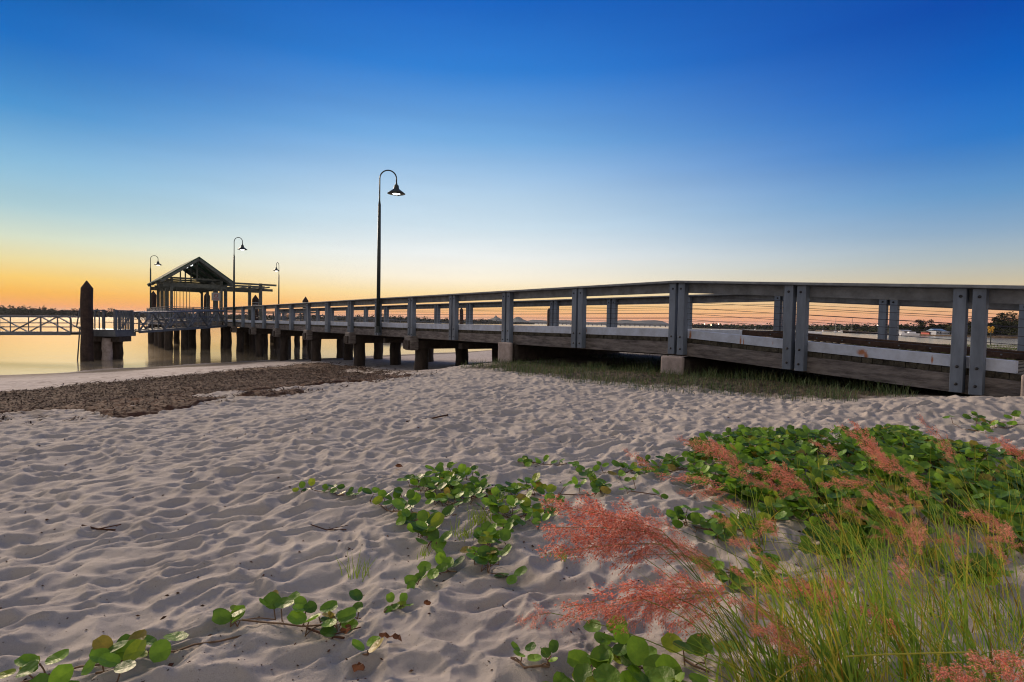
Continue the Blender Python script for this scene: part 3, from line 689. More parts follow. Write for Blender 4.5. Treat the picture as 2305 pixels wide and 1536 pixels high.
vine([(1000, 1260), (1030, 1270)], 'drooping yellowish leaves below the central creeper', .08, 3, .03, .03)
vine([(925, 1300), (935, 1298)], 'lone small sprout of two leaves on bare sand below the central creeper', .06, 2, .01, .03)
vine([(815, 1470), (825, 1468)], 'two notched yellow green leaves alone on the sand near the bottom', .075, 1, .005, .015)
vine([(865, 1365), (880, 1350)], 'narrow yellowish sprout on the sand left of the lower pink plume', .045, 2, .02, .01)
vine([(1165, 1035), (1220, 1038), (1275, 1040)], 'thin short runner on the sand above the central creeper', .065, 6, .03, .02)
vine([(1255, 1108), (1310, 1110), (1365, 1095)], 'arched runner with separate round leaves between central creeper and green mat', .075, 9, .05)
vine([(1385, 1060), (1430, 1050), (1500, 1060), (1540, 1050)], 'low creeper at the left tip of the green mat', .085, 30, .14)
vine([(1420, 1100), (1480, 1105)], 'sparse leaves and dry stems on the sand left of the upper plumes', .06, 3, .05)
vine([(1540, 1175), (1600, 1190), (1690, 1185)], 'broad leaved creeper behind the large pink plume', .085, 22, .09)
vine([(1640, 1275), (1700, 1290), (1740, 1300)], 'round leaves between the grass stems right of the large plume', .085, 12, .07)
vine([(1310, 1490), (1370, 1450), (1440, 1480), (1520, 1520)], 'large round leaved runner at the bottom centre below the lower plume', .085, 6, .03, .04)
vine([(1320, 1545), (1420, 1560), (1500, 1555)], 'biggest round leaves cut by the bottom edge right of centre', .095, 8, .04, .05)
vine([(1150, 1480), (1180, 1500), (1240, 1490)], 'small sprouts on twiggy runner left of the bottom centre leaves', .05, 3, .02, .03)
vine([(1240, 1560), (1260, 1550)], 'two small leaves at the bottom edge left of the biggest leaves', .06, 2, .02, .02)
vine([(1540, 1470), (1590, 1500)], 'folded dark leaf hanging beside the grass tussock base', .085, 2, .03, .05)
vine([(2165, 960), (2230, 962), (2290, 955)], 'creeper at the far right on the sand above the green mat', .1, 12, .12)

# green mat, upper right
MAT = [(1555, 1010), (1600, 985), (1700, 985), (1850, 985), (1960, 985), (2020, 975), (2080, 1000), (2200, 1025), (2330, 1035), (2420, 1060), (2420, 1420), (2300, 1400), (2240, 1330), (2120, 1260), (2000, 1255), (1880, 1265), (1760, 1215), (1720, 1160), (1640, 1110), (1560, 1090)]
MP = [ground(*p) for p in MAT]
xs = [p.x for p in MP]; ys = [p.y for p in MP]; lv = MB(); sm = MB(); cnt = 0; rs = np.random.RandomState(11)
cand = np.stack([rs.uniform(min(xs), max(xs), 9000), rs.uniform(min(ys), max(ys), 9000)], 1)
sdm = poly_sd(cand[:, 0], cand[:, 1], MP); dens = .7 * pn(cand[:, 0] * 2.2, cand[:, 1] * 2.2, 51) + .5 * pn(cand[:, 0] * 6, cand[:, 1] * 6, 52)
for (x, y), d_, q_ in zip(cand, sdm, dens):
    hol = sst(2.95, 2.2, y)                                        # the near part is thinner, sand shows through
    if d_ + .1 * q_ < 0 or q_ < -.2 + .4 * hol or random.random() > .42: continue
    z = gz(x, y); trifoliate(lv, sm, Vector((x, y, z)), .066, random.uniform(.01, .12) * (.5 + sst(0, .5, d_) * .8)); cnt += 1
root = empty('creeper_mat', (sum(xs) / len(xs), sum(ys) / len(ys), gz(3, 3.5)))
root['kind'] = 'stuff'; root['label'] = 'dense mat of dark green round leaved creeper covering the sand at right'; root['category'] = 'creeper'
a = lv.build('leaves', M['leaf'], root, vcol=True); b_ = sm.build('runners', M['vine'], root)

# ------------------------------------------------------------------ grass tussocks with pink plumes
def blade(mb, p, tip, w, col, sag=.15):
    p = Vector(p); tip = Vector(tip); d = tip - p; sd = d.cross(Vector((random.uniform(-.3, .3), 1, .2))); sd = sd.normalized() if sd.length > 1e-5 else Vector((1, 0, 0))
    n = 6; vs = []
    hor = Vector((d.x, d.y, 0))
    for i in range(n + 1):
        t = i / n; c_ = p + Vector((0, 0, d.z)) * (t + sag * 4 * t * (1 - t) * .5) + hor * (t ** 1.35); ww = w * (1 - t ** 1.6) + .0004
        if i == n: vs.append(c_)
        else: vs += [c_ - sd * ww / 2, c_ + sd * ww / 2]
    fs = [(2 * i, 2 * i + 1, 2 * i + 3, 2 * i + 2) for i in range(n - 1)] + [(2 * n - 2, 2 * n - 1, 2 * n)]
    mb.add(vs, fs, col)
def bcol():
    k = random.random()
    if k < .13: return (1.9, 1.25, 1.0)
    if k < .22: return (.9, .45, .35)
    if k < .42: return (.4, .6, .45)
    g = random.uniform(.7, 1.15); return (g * .85, g, g * .7)
TUS = [((1905, 1590), 115, .50), ((2060, 1560), 85, .48), ((2230, 1560), 75, .45), ((1760, 1590), 95, .42), ((1990, 1430), 42, .45), ((2150, 1400), 32, .5), ((1860, 1400), 26, .42), ((2290, 1420), 34, .45),
       ((2080, 1270), 45, .4), ((1900, 1260), 24, .38), ((2250, 1250), 35, .45), ((1700, 1210), 25, .3), ((2000, 1150), 22, .38), ((1840, 1130), 18, .3), ((2330, 1130), 20, .4), ((2190, 1120), 14, .35)]
TL = ['densest green grass tussock at the bottom, right of centre', 'tall grass tussock at the bottom with crossing stems', 'grass tussock in the bottom right corner', 'leftmost bottom grass tussock, stems leaning left under the lower plume',
      'straw streaked tussock above the densest tussock', 'upright tussock on the pale sand patch at right', 'tussock below the middle right plumes', 'tussock by the right edge above the corner one',
      'thin tussock holding up the hanging dark red plume', 'thin tussock behind the long leaning stems', 'thin tussock at the right edge in the green mat', 'sparse tussock behind the large pink plume', 'few stems inside the green mat with tall pale pink plume',
      'few stems under the upper middle plumes', 'few stems at the right edge carrying a blurred pink plume', 'slender stems rising to the highest red plume at right']
tus = []
for (px, n, Lh), lb in zip(TUS, TL):
    p = ground(*px); t = empty('plumed_grass', p, lb, 'grass tussock', 'pink plumed grass tussocks'); mb = MB()
    for i in range(n):
        r = abs(random.gauss(0, .07)); a = random.uniform(0, 6.28); q = p + Vector((r * math.cos(a), r * math.sin(a), -.01)); q.z = gz(q.x, q.y) - .01
        l = Lh * random.uniform(.22, 1.05); az = math.pi + random.gauss(0, 1.3); le = abs(random.gauss(.5, .28))
        tip = q + Vector((math.cos(az) * math.sin(le), .6 * math.sin(az) * math.sin(le), math.cos(le))) * l
        blade(mb, q, tip, random.choice((.002, .003, .0045, .007)), bcol(), random.uniform(.05, .3))
    for i in range(int(n * .7)):                    # wispy straw-like stalks
        a = random.uniform(0, 6.28); q = p + Vector((.1 * math.cos(a), .08 * math.sin(a), 0)); q.z = gz(q.x, q.y)
        l = Lh * random.uniform(.6, 1.25); az = math.pi + random.gauss(0, .8); le = abs(random.gauss(.6, .3))
        tip = q + Vector((math.cos(az) * math.sin(le), .5 * math.sin(az) * math.sin(le), math.cos(le))) * l
        blade(mb, q, tip, .0017, random.choice(((1.7, 1.15, .9), (1.1, .8, .5), (.8, .95, .6))), .1)
    mb.build('blades', M['blade'], t, vcol=True); tus.append((t, p, MB()))
# plume variants, unit length along +X, drooping towards -Z
def plume_mesh(seed, dens):
    r = random.Random(seed); mb = MB(); nb = 15
    rach = [Vector((t, .02 * math.sin(3 * t), -.16 * t * t)) for t in np.linspace(0, 1, 9)]
    mb.tube(rach, [.006 * (1 - .7 * t) for t in np.linspace(0, 1, 9)], 4, (.5, .9, .5))
    def rp(t): return Vector((t, .02 * math.sin(3 * t), -.16 * t * t))
    for i in range(nb):
        t = .04 + .94 * i / nb + r.uniform(-.02, .02); a = r.uniform(0, 6.28); bl = (.30 * (1 - t) + .12) * r.uniform(.6, 1.1)
        d = Vector((1.0, .85 * math.cos(a), .7 * math.sin(a) - .12)).normalized(); b0 = rp(t)
        ns = int(dens * bl / .3 * r.uniform(.8, 1.2))
        mb.tube([b0, b0 + d * bl * .5, b0 + d * bl - Vector((0, 0, .06 * bl))], .0016, 3, (.7, .6, .6), cap=False)
        for k in range(ns):
            u = (k + .6) / ns; off = Vector((r.gauss(0, .022), r.gauss(0, .026), r.gauss(0, .024)))
            c_ = b0 + d * bl * u - Vector((0, 0, .07 * bl * u * u)) + off; g = r.uniform(.65, 1.25); w_ = r.random()
            colr = (g * 1.08, g * (.85 + .3 * w_), g * (.8 + .35 * w_)) if w_ < .72 else ((1.2, 1.7, 1.8) if w_ < .88 else (.75, .55, .55))
            ax = (d + Vector((r.uniform(-.5, .5), r.uniform(-.6, .6), r.uniform(-1.0, .2)))).normalized(); l = r.uniform(.014, .026)
            s1 = ax.orthogonal().normalized(); s2 = ax.cross(s1); w = l * .24
            mb.add([c_ - ax * l * .5, c_ + s1 * w, c_ - s1 * .5 * w + s2 * .87 * w, c_ - s1 * .5 * w - s2 * .87 * w, c_ + ax * l * .6], [(0, 1, 2), (0, 2, 3), (0, 3, 1), (4, 2, 1), (4, 3, 2), (4, 1, 3)], colr)
            for hh in range(6):              # silky hairs
                hd = (ax + Vector((r.uniform(-1, 1), r.uniform(-1, 1), r.uniform(-1, 1))) * .75).normalized() * r.uniform(.02, .04); q = hd.orthogonal().normalized() * .0009
                mb.add([c_ - q, c_ + q, c_ + hd], [(0, 1, 2)], (g * 1.15, g * 1.5, g * 1.6))
    me = bpy.data.meshes.new('seed_head'); me.from_pydata(mb.v, [], mb.f); me.materials.append(M['plume'])
    ca = me.color_attributes.new('Col', 'FLOAT_COLOR', 'POINT'); a = np.ones((len(mb.v), 4), dtype=np.float32); a[:, :3] = np.array(mb.c); ca.data.foreach_set('color', a.ravel()); return me
PV = [plume_mesh(i, d) for i, d in enumerate((62, 74, 86, 52, 68, 40))]
# base px, tip px, distance, tussock, variant, fatness
PL = [((1490, 1195), (1222, 1128), 1.95, 3, 2, 1.0), ((1500, 1205), (1225, 1180), 1.92, 3, 1, 1.0), ((1490, 1225), (1215, 1242), 1.85, 3, 2, 1.0), ((1450, 1190), (1290, 1160), 2.0, 3, 1, 1.3), ((1430, 1215), (1270, 1205), 1.9, 3, 2, 1.2),
      ((1560, 1245), (1400, 1170), 1.9, 3, 1, 1.0), ((1570, 1240), (1440, 1200), 2.0, 0, 0, 1.1), ((1600, 1270), (1500, 1210), 1.9, 0, 3, 1.0), ((1540, 1250), (1380, 1250), 1.85, 0, 5, 1.1), ((1520, 1190), (1395, 1150), 2.1, 4, 0, 1.1),
      ((1420, 1170), (1300, 1135), 2.0, 3, 2, 1.1), ((1400, 1225), (1280, 1235), 1.9, 3, 0, 1.2), ((1620, 1290), (1540, 1240), 1.9, 4, 3, 1.0),
      ((1640, 1335), (1265, 1368), 1.5, 3, 1, .8), ((1590, 1345), (1330, 1385), 1.48, 3, 2, .9), ((1560, 1325), (1370, 1325), 1.52, 3, 0, .9), ((1640, 1320), (1480, 1310), 1.5, 0, 2, 1.0), ((1450, 1350), (1240, 1405), 1.42, 3, 5, .8), ((1240, 1380), (1165, 1388), 1.5, 3, 3, .8),
      ((1620, 1380), (1500, 1400), 1.5, 0, 5, 1.0), ((1520, 1345), (1400, 1420), 1.45, 3, 0, .9),
      ((1850, 1335), (1712, 1308), 1.55, 0, 1, .9), ((1900, 1375), (1790, 1300), 1.6, 0, 0, 1.0), ((1760, 1395), (1640, 1335), 1.45, 3, 1, .9), ((1840, 1490), (1700, 1400), 1.35, 0, 1, .8), ((2020, 1415), (1940, 1362), 1.6, 4, 2, .9), ((1790, 1420), (1690, 1410), 1.4, 0, 3, .9),
      ((2360, 1560), (2190, 1475), 1.05, 2, 2, .9), ((2260, 1570), (2110, 1490), 1.1, 2, 1, .9), ((2380, 1520), (2260, 1470), 1.05, 2, 0, .9),
      ((2055, 1330), (2030, 1205), 1.9, 8, 5, .6), ((2075, 1250), (2060, 1170), 2.0, 8, 3, .8), ((2100, 1220), (2040, 1190), 2.1, 8, 3, .8),
      ((1830, 1115), (1740, 1035), 2.5, 13, 1, .9), ((1800, 1095), (1675, 1050), 2.5, 13, 0, .9), ((1790, 1110), (1700, 1085), 2.5, 13, 2, .9), ((1670, 1070), (1600, 985), 2.7, 11, 2, .8), ((1650, 1020), (1525, 990), 2.9, 11, 3, .8), ((1670, 1040), (1560, 1000), 2.8, 11, 1, .9),
      ((1640, 1095), (1475, 1070), 2.5, 11, 5, .7), ((1640, 1110), (1530, 1110), 2.4, 11, 3, .8), ((1720, 1090), (1640, 1060), 2.6, 11, 3, .9), ((1475, 1060), (1405, 1012), 2.9, 11, 3, .8),
      ((2010, 1070), (1925, 945), 2.5, 12, 1, .7), ((2020, 1060), (1890, 960), 2.5, 12, 0, .7), ((1970, 1085), (1850, 1090), 2.4, 9, 1, .8), ((1895, 1035), (1825, 990), 2.6, 13, 0, .8), ((2080, 1105), (2030, 1055), 2.5, 12, 3, .8), ((2040, 1060), (1940, 1010), 2.4, 12, 2, .7),
      ((2160, 1030), (2065, 935), 2.8, 15, 5, .6), ((2150, 1045), (2120, 995), 2.8, 15, 3, .7), ((2040, 1180), (1945, 1100), 2.2, 8, 1, .8), ((2065, 1215), (2000, 1140), 2.2, 8, 2, .8), ((1930, 1120), (1885, 1150), 2.3, 9, 5, .7), ((2250, 1170), (2165, 1150), 2.0, 10, 1, .7),
      ((2310, 1030), (2235, 980), 2.3, 14, 1, .8), ((2340, 1050), (2260, 1000), 2.3, 14, 0, .8), ((2290, 1210), (2245, 1180), 2.0, 10, 3, .8), ((2100, 1120), (2050, 1060), 2.6, 12, 5, .8), ((1750, 1170), (1690, 1200), 2.1, 9, 5, .8), ((1720, 1240), (1640, 1210), 2.0, 9, 5, .8)]
for k in range(26):
    bx_, by_ = random.choice(((1700, 1180), (1850, 1200), (1980, 1230), (2120, 1180), (1900, 1330), (2150, 1330), (1760, 1290), (2230, 1250), (1640, 1130), (2060, 1120))); bx_ += random.gauss(0, 45); by_ += random.gauss(0, 40)
    l_ = random.uniform(45, 85); a_ = math.radians(random.gauss(150, 28)); Yk = 1.5 + (1330 - by_) / 260.
    PL.append(((bx_, by_), (bx_ + l_ * math.cos(a_), by_ - l_ * math.sin(a_)), Yk + .25, random.choice((8, 9, 10, 12)), random.randrange(6), .55))
for bpx, tpx, Y, ti, vi, fat in PL:
    a = at(*bpx, Y); b_ = at(*tpx, Y - .05 * random.random()); t, tp, sb = tus[ti]; d = b_ - a; Ln = d.length
    x_ = (d + UZ * .12 * Ln).normalized(); y_ = UZ.cross(x_).normalized(); z_ = x_.cross(y_)
    rot = Matrix((x_, y_, z_)).transposed().to_quaternion()
    o = bpy.data.objects.new('seed_head', PV[vi]); COL.objects.link(o); o.parent = t; o.location = a - Vector(t.location); o.rotation_mode = 'QUATERNION'; o.rotation_quaternion = rot
    fw = max(Ln, .24) * fat * .95; o.scale = (Ln, fw, fw)
    q = tp + Vector((random.gauss(0, .05), random.gauss(0, .04), 0)); pts = []
    for k in range(9):
        u = k / 8; m1 = q + (a - x_ * .25 * (a - q).length - q) * .55 + UZ * .06
        pts.append((1 - u) ** 2 * q + 2 * u * (1 - u) * m1 + u * u * a)
    sb.tube(pts, [.0017 - .0007 * (k / 8) for k in range(9)], 5, random.choice(((.7, .75, .5), (1.1, .9, .6), (.45, .6, .4))))
for t, tp, sb in tus:
    if sb.v: sb.build('stems', M['blade'], t, vcol=True)
# one dry stalk lying across
q = MB(); q.tube([at(1905, 1478, 1.25), at(2000, 1473, 1.25), at(2190, 1468, 1.27)], .0018, 5, (1.8, 1.3, 1.0)); o = q.build('dry_stalk', M['blade'], vcol=True); tag(o, 'pale dry stalk lying level across the bottom right grass', 'stalk')

# small wisps of grass on the bare sand
def wisp(px, n, L_, label):
    p = ground(*px); mb = MB()
    for i in range(n):
        q = p + Vector((random.gauss(0, .03), random.gauss(0, .02), 0)); a = random.uniform(0, 6.28); le = random.uniform(.1, .8); l = L_ * random.uniform(.4, 1)
        blade(mb, q, q + Vector((math.cos(a) * math.sin(le), math.sin(a) * math.sin(le), math.cos(le))) * l, .0032, (.7, .75, .6), .1)
    o = mb.build('grass_tuft', M['blade'], vcol=True); tag(o, label, 'grass tuft', 'thin grass tufts on the sand')
wisp((800, 1300), 16, .13, 'sparse upright tuft on bare sand left of the lone sprout')
wisp((1080, 1180), 40, .12, 'fine grass growing through the middle of the central creeper')
wisp((1040, 1210), 30, .1, 'fine grass on the lower left side of the central creeper')
wisp((1130, 1140), 26, .12, 'fine grass behind the right mound of the central creeper')
wisp((960, 1250), 12, .07, 'small brown stubble tuft left of the yellowish drooping leaves')
wisp((1260, 1255), 30, .05, 'dark stubby tuft just under the tip of the large plume')
wisp((1665, 850), 8, .5, 'tall bent yellow stalk growing in front of the bridge shadow')

# ------------------------------------------------------------------ grass under the bridge and foreshore
def scatter_grass(name, label, region, n, hmin, hmax, wd, colf, seed, m=None):
    r = random.Random(seed); mb = MB(); k = 0; tries = 0
    while k < n and tries < n * 12:
        tries += 1; x, y, ok_ = region(r)
        if not ok_: continue
        h = r.uniform(hmin, hmax); z = gz(x, y) - .02; a = r.uniform(0, 6.28); h *= .5 + 1.1 * max(0, NB(min(max(x * 1.7, -5), 15), min(y * 1.3, 29)) + .35); le = abs(r.gauss(.4, .4)) * h; dx = math.cos(a) * le; dy = math.sin(a) * le; w = wd * r.uniform(.6, 1.3); c_ = colf(r)
        p = Vector((x, y, z)); sdv = Vector((math.cos(a + 1.4), math.sin(a + 1.4), 0)) * w / 2; m_ = p + Vector((dx * .35, dy * .35, h * .6)); t_ = p + Vector((dx, dy, h))
        mb.add([p - sdv, p + sdv, m_ + sdv * .7, m_ - sdv * .7, t_], [(0, 1, 2, 3), (3, 2, 4)], c_); k += 1
    o = mb.build(name, m or M['dgrass'], vcol=True); tag(o, label, 'grass', kind='stuff'); return o
NB = Table(lambda a, b: pn(a * .9, b * .9, 61), -5, 16, 3, 30, .1); NC = Table(lambda a, b: pn(a * .7, b * .7, 62), -8, 20, 3, 30, .1)
BG = [ground(*p) for p in ((1060, 825), (1150, 838), (1300, 858), (1480, 872), (1600, 885), (1760, 893), (1900, 897), (2010, 893), (2040, 880), (1900, 868), (1750, 850), (1560, 840), (1450, 820), (1300, 822), (1130, 815))]
SB_ = Table(lambda a, b: poly_sd(a, b, BG), -5, 16, 3, 30, .08)
bx = [p.x for p in BG]; by = [p.y for p in BG]
def reg_b(r):
    x = r.uniform(min(bx) - .3, max(bx) + .3); y = r.uniform(min(by) - .3, max(by) + 1.2)
    d_ = SB_(x, y); nn = NB(x, y); return x, y, d_ + nn * .5 > -.15 and nn > -.45
def gc1(r):
    k = r.random(); g = r.uniform(.55, 1.25)
    return (g * 1.35, g * 1.05, g * .9) if k < .2 else ((g * .8, g * 1.0, g * 1.05) if k < .55 else (g * .75, g * .9, g * .65))
scatter_grass('bridge_grass', 'rough green grass growing in the shade along the foot of the walkway', reg_b, 12000, .03, .19, .006, gc1, 3)
def reg_c(r):
    s_ = r.uniform(1.5, 15); o_ = r.uniform(9.9, 14.5); p = E2 * o_ + E1 * s_; nn = NC(p.x, p.y); return p.x, p.y, nn > .0
scatter_grass('shaded_grass', 'thin dark grass and litter under the walkway deck', reg_c, 2500, .05, .16, .013, gc1, 4)
CD = Table(crest_d, 0, 60, 10, 50, .5)
def reg_f(r):
    y = r.uniform(14, 44); x = r.uniform(.45 * y, 1.25 * y); d_ = CD(x, y); o_ = CT * x + ST * y
    return x, y, d_ < .8 and o_ > 14.6
def gc2(r): g = r.uniform(.7, 1.3); return (g * 1.0, g * 1.05, g * .6)
scatter_grass('foreshore_grass', 'strip of low green foreshore grass beyond the walkway at right', reg_f, 16000, .04, .16, .05, gc2, 5)

# debris specks on the sand
db = MB(); rs = random.Random(9)
for i in range(1000):
    yy = 936 + (1560 - 936) * rs.random() ** 1.3; xx = rs.uniform(-60, 2350); p = ground(xx, yy)
    z = p.z + rz(p.x, p.y); sz = rs.choice((.002, .0025, .003, .004, .007)) * (1 + .12 * p.y) * rs.uniform(.6, 1.3)
    a = rs.uniform(0, 6.28); d = Vector((math.cos(a), math.sin(a), rs.uniform(-.1, .4))) * sz; e = Vector((-math.sin(a), math.cos(a), rs.uniform(0, .5))) * sz * rs.uniform(.25, .7); c_ = Vector((p.x, p.y, z + sz * .25)); g = rs.uniform(.4, 1.7)
    db.add([c_ - d, c_ - e, c_ + d, c_ + e, c_ + UZ * sz * .5, c_ - UZ * sz * .3], [(0, 1, 4), (1, 2, 4), (2, 3, 4), (3, 0, 4), (1, 0, 5), (2, 1, 5), (3, 2, 5), (0, 3, 5)], (g, g * rs.uniform(.7, .95), g * .7))
o = db.build('sand_litter', M['debris'], vcol=True); tag(o, 'scattered dark specks of leaf and twig litter on the rippled sand', 'litter', kind='stuff')
def twig(pxs, label, r=.003):
    pts = [ground(*p) for p in pxs]
    for p in pts: p.z += rz(p.x, p.y) + .008
    q = MB(); q.tube(pts, r, 5, (1, .8, .7)); m_ = pts[len(pts) // 2]; q.tube([m_, m_ + Vector((.1, .03, .015))], r * .6, 4, (1, .8, .7)); o = q.build('twig', M['debris'], vcol=True); tag(o, label, 'twig', 'twigs on the sand')
twig([(915, 945), (945, 940), (975, 942), (1008, 936)], 'forked dark twig on the sand in the middle distance', .009)
twig([(700, 1180), (735, 1188), (780, 1183)], 'curved thin twig on the sand left of the lone sprout')
twig([(185, 1176), (220, 1186), (260, 1180)], 'reddish bent twig on the sand near the left edge', .005)
twig([(690, 1400), (740, 1425), (775, 1428)], 'broken twig sticking from the hollow below the leafy clump', .004)
def dryleaf(px, label, s_=.03):
    p = ground(*px); p.z += rz(p.x, p.y) + .012; q = MB(); vs = []; K = 9
    for j in range(2):
        for k in range(K):
            a = 6.283 * k / K; r = s_ * (.4 + .6 * random.random()) * (.6 if j else 1); vs.append(p + Vector((r * math.cos(a), r * math.sin(a) * .7, (random.uniform(0, s_ * .6)) + j * .006)))
    fs = [(k, (k + 1) % K, K + (k + 1) % K, K + k) for k in range(K)] + [tuple(range(K, 2 * K))]
    q.add(vs, fs, (2.6, 1.9, 1.3)); o = q.build('dry_leaf', M['debris'], vcol=True); tag(o, label, 'dry leaf', 'curled dry leaves on the sand')
dryleaf((780, 1415), 'curled brown dry leaf right of the leafy clump'); dryleaf((865, 1420), 'pale curled dry leaf furthest from the two notched leaves', .02); dryleaf((892, 1432), 'orange brown curled leaf below the narrow yellow sprout'); dryleaf((805, 1492), 'crumpled brown leaf just below the two notched leaves')
dryleaf((960, 1358), 'small brown curl on the sand right of the narrow yellow sprout', .02); dryleaf((1480, 1500), 'curled brown leaf beside the biggest round leaves', .03); dryleaf((898, 1047), 'dark curled leaf on the sand left of the central creeper top', .045)

# ------------------------------------------------------------------ far shores
def blob_mass(mb, P, rx, ry, rz, n, leafs, r, dark=1.):
    for i in range(n):
        while True:
            v = Vector((r.uniform(-1, 1), r.uniform(-1, 1), r.uniform(-.8, 1)))
            if v.length < 1: break
        v = v * (.55 + .45 * v.length); c_ = P + Vector((v.x * rx, v.y * ry, v.z * rz)); a = leafs * r.uniform(.6, 1.4)
        d1 = Vector((r.gauss(0, 1), r.gauss(0, 1), r.gauss(0, .7))).normalized() * a; d2 = Vector((r.gauss(0, 1), r.gauss(0, 1), r.gauss(0, .7))).normalized() * a; g = r.uniform(.5, 1.5) * dark
        mb.add([c_ - d1 * .5, c_ + d2 * .5, c_ + d1 * .5, c_ - d2 * .4], [(0, 1, 2), (0, 2, 3)], (g, g, g * .9))
def shore(name, pts, label, seed, hs, cat='trees'):
    """pts: (px, Y) along the shore; a bank and a wooded mass of irregular height"""
    r = random.Random(seed); fl = MB(); bk = MB(); prev = None
    for (x0, Y0, h0), (x1, Y1, h1) in zip(pts[:-1], pts[1:]):
        A = at(x0, 728, Y0); B = at(x1, 728, Y1); A.z = B.z = 0; L_ = (B - A).length; n = max(3, int(L_ / (hs * .45)))
        bk.add([A + Vector((0, 0, -1)), B + Vector((0, 0, -1)), B + Vector((0, 0, 1.2)), A + Vector((0, 0, 1.2)), A + Vector((0, 60, 1.6)), B + Vector((0, 60, 1.6)), A + Vector((0, 60, -1)), B + Vector((0, 60, -1))], [(0, 1, 2, 3), (3, 2, 5, 4), (4, 5, 7, 6)])
        m2 = max(4, int(L_ / (hs * .3))); v0 = len(fl.v); vv = []
        for i in range(m2 + 1):
            t = i / m2; q_ = A.lerp(B, t); hh = (h0 + (h1 - h0) * t) * (.68 + .12 * math.sin(i * 1.7 + x0) + .1 * r.random())
            vv += [q_ + Vector((0, 8, 0)), q_ + Vector((0, 14 + r.uniform(-3, 3), hh * .6)), q_ + Vector((0, 24, hh)), q_ + Vector((0, 40, 0))]
        fl.add(vv, [(i * 4 + k, i * 4 + 4 + k, i * 4 + 5 + k, i * 4 + 1 + k) for i in range(m2) for k in range(3)], (.8, .8, .75))
        for i in range(n):
            t = (i + r.random()) / n; hh = (h0 + (h1 - h0) * t) * (r.uniform(.7, 1.08) if r.random() < .85 else r.uniform(1.05, 1.3)); P = A.lerp(B, t) + Vector((0, r.uniform(6, 40), hh * .52)); w_ = hs * r.uniform(.45, .9)
            blob_mass(fl, P, w_, w_, hh * .52, int(60), hs * .2, r)
            Pl = A.lerp(B, t) + Vector((0, 4, hh * .25)); blob_mass(fl, Pl, w_ * 1.1, 3, hh * .28, 26, hs * .2, r)
    o = fl.build(name, M['tree'], vcol=True); tag(o, label, cat, kind='stuff'); o2 = bk.build('far_shore', M['bark']); o2['kind'] = 'structure'; return o
shore('far_woodland', [(-120, 800, 15), (60, 760, 13), (110, 780, 12), (180, 850, 12), (400, 1050, 13), (640, 1200, 12)], 'dark low woodland on the far shore at left behind the jetty head', 1, 12)
shore('far_woodland', [(640, 1000, 11), (870, 1000, 14), (960, 1050, 11), (1050, 1150, 9), (1080, 1250, 11), (1115, 1500, 8), (1200, 1900, 5)], 'dark low woodland thinning out behind the middle of the walkway', 2, 11)
shore('far_woodland', [(1535, 900, 7), (1600, 880, 9), (1700, 820, 9), (1800, 760, 9), (1900, 640, 9), (1960, 560, 8), (2030, 500, 8), (2100, 470, 7)], 'dark wooded far shore behind the moored yachts at right', 3, 9)
shore('near_woodland', [(2022, 362, 3), (2048, 352, 6), (2080, 346, 7.5), (2145, 340, 6.5), (2200, 322, 8.5), (2240, 312, 10), (2305, 300, 10), (2440, 280, 11)], 'dense dark undergrowth filling the near right wood behind the houses', 4, 5.5)
rt = random.Random(21)
trees = [(2052, 330, 7.5, 'round topped tree at the left end of the near right wood'), (2075, 325, 9.5, 'tall dark tree second from the left end of the right wood'), (2100, 320, 7.5, 'lower tree behind the blue roofed house'),
         (2128, 330, 8, 'broad tree right of the blue roofed house'), (2170, 300, 9.5, 'dark tree showing in the gap of the nearest post pair'), (2235, 280, 13, 'tallest feathery tree above the yellow marker'), (2260, 300, 11, 'dense tree behind the far rail posts at the right edge'), (2300, 270, 12, 'dark tree at the right edge of the picture'), (2205, 290, 9, 'tree hidden mostly by the nearest rail posts'), (1932, 420, 7, 'lone crown rising above the shore between the two yachts'), (2030, 345, 6, 'smallest tree at the tip of the right wood')]
for px, Y, H, lb in trees:
    P = at(px, 728, Y); P.z = .6; t = empty('shore_tree', P, lb, 'tree', 'trees on the right shore')
    q = MB(); q.tube([P - UZ, P + UZ * H * .35, P + Vector((.3, 0, H * .7))], [.32, .24, .1], 7); q.tube([P + UZ * H * .35, P + Vector((H * .2, 0, H * .65))], [.15, .06], 5); q.tube([P + UZ * H * .3, P + Vector((-H * .2, .5, H * .6))], [.15, .06], 5); q.build('trunk', M['bark'], t)
    c_ = MB()
    for k in range(9):
        cp = P + Vector((rt.uniform(-.42, .42) * H, rt.uniform(-.35, .35) * H, H * rt.uniform(.38, .86))); w_ = H * rt.uniform(.13, .24); blob_mass(c_, cp, w_, w_, w_ * .75, 260, H * .05, rt, 1.1)
    for k in range(4):
        cp = P + Vector((rt.uniform(-.5, .5) * H, rt.uniform(-.3, .2) * H, H * .18)); blob_mass(c_, cp, H * .25, H * .2, H * .2, 200, H * .05, rt, 1.1)
    c_.build('crown', M['tree'], t, vcol=True)
bkp = [at(x, 728, Y) for x, Y in ((2015, 360), (2060, 318), (2200, 285), (2500, 240))]
q = MB()
for A, B in zip(bkp[:-1], bkp[1:]):
    q.add([(A.x, A.y, -1), (B.x, B.y, -1), (B.x, B.y, .7), (A.x, A.y, .7), (A.x + 10, A.y + 90, 1.2), (B.x + 10, B.y + 90, 1.2)], [(0, 1, 2, 3), (3, 2, 5, 4)])
o = q.build('far_shore', mat('shore_bank', (.12, .09, .06), .9, .4, .5)); o['kind'] = 'structure'

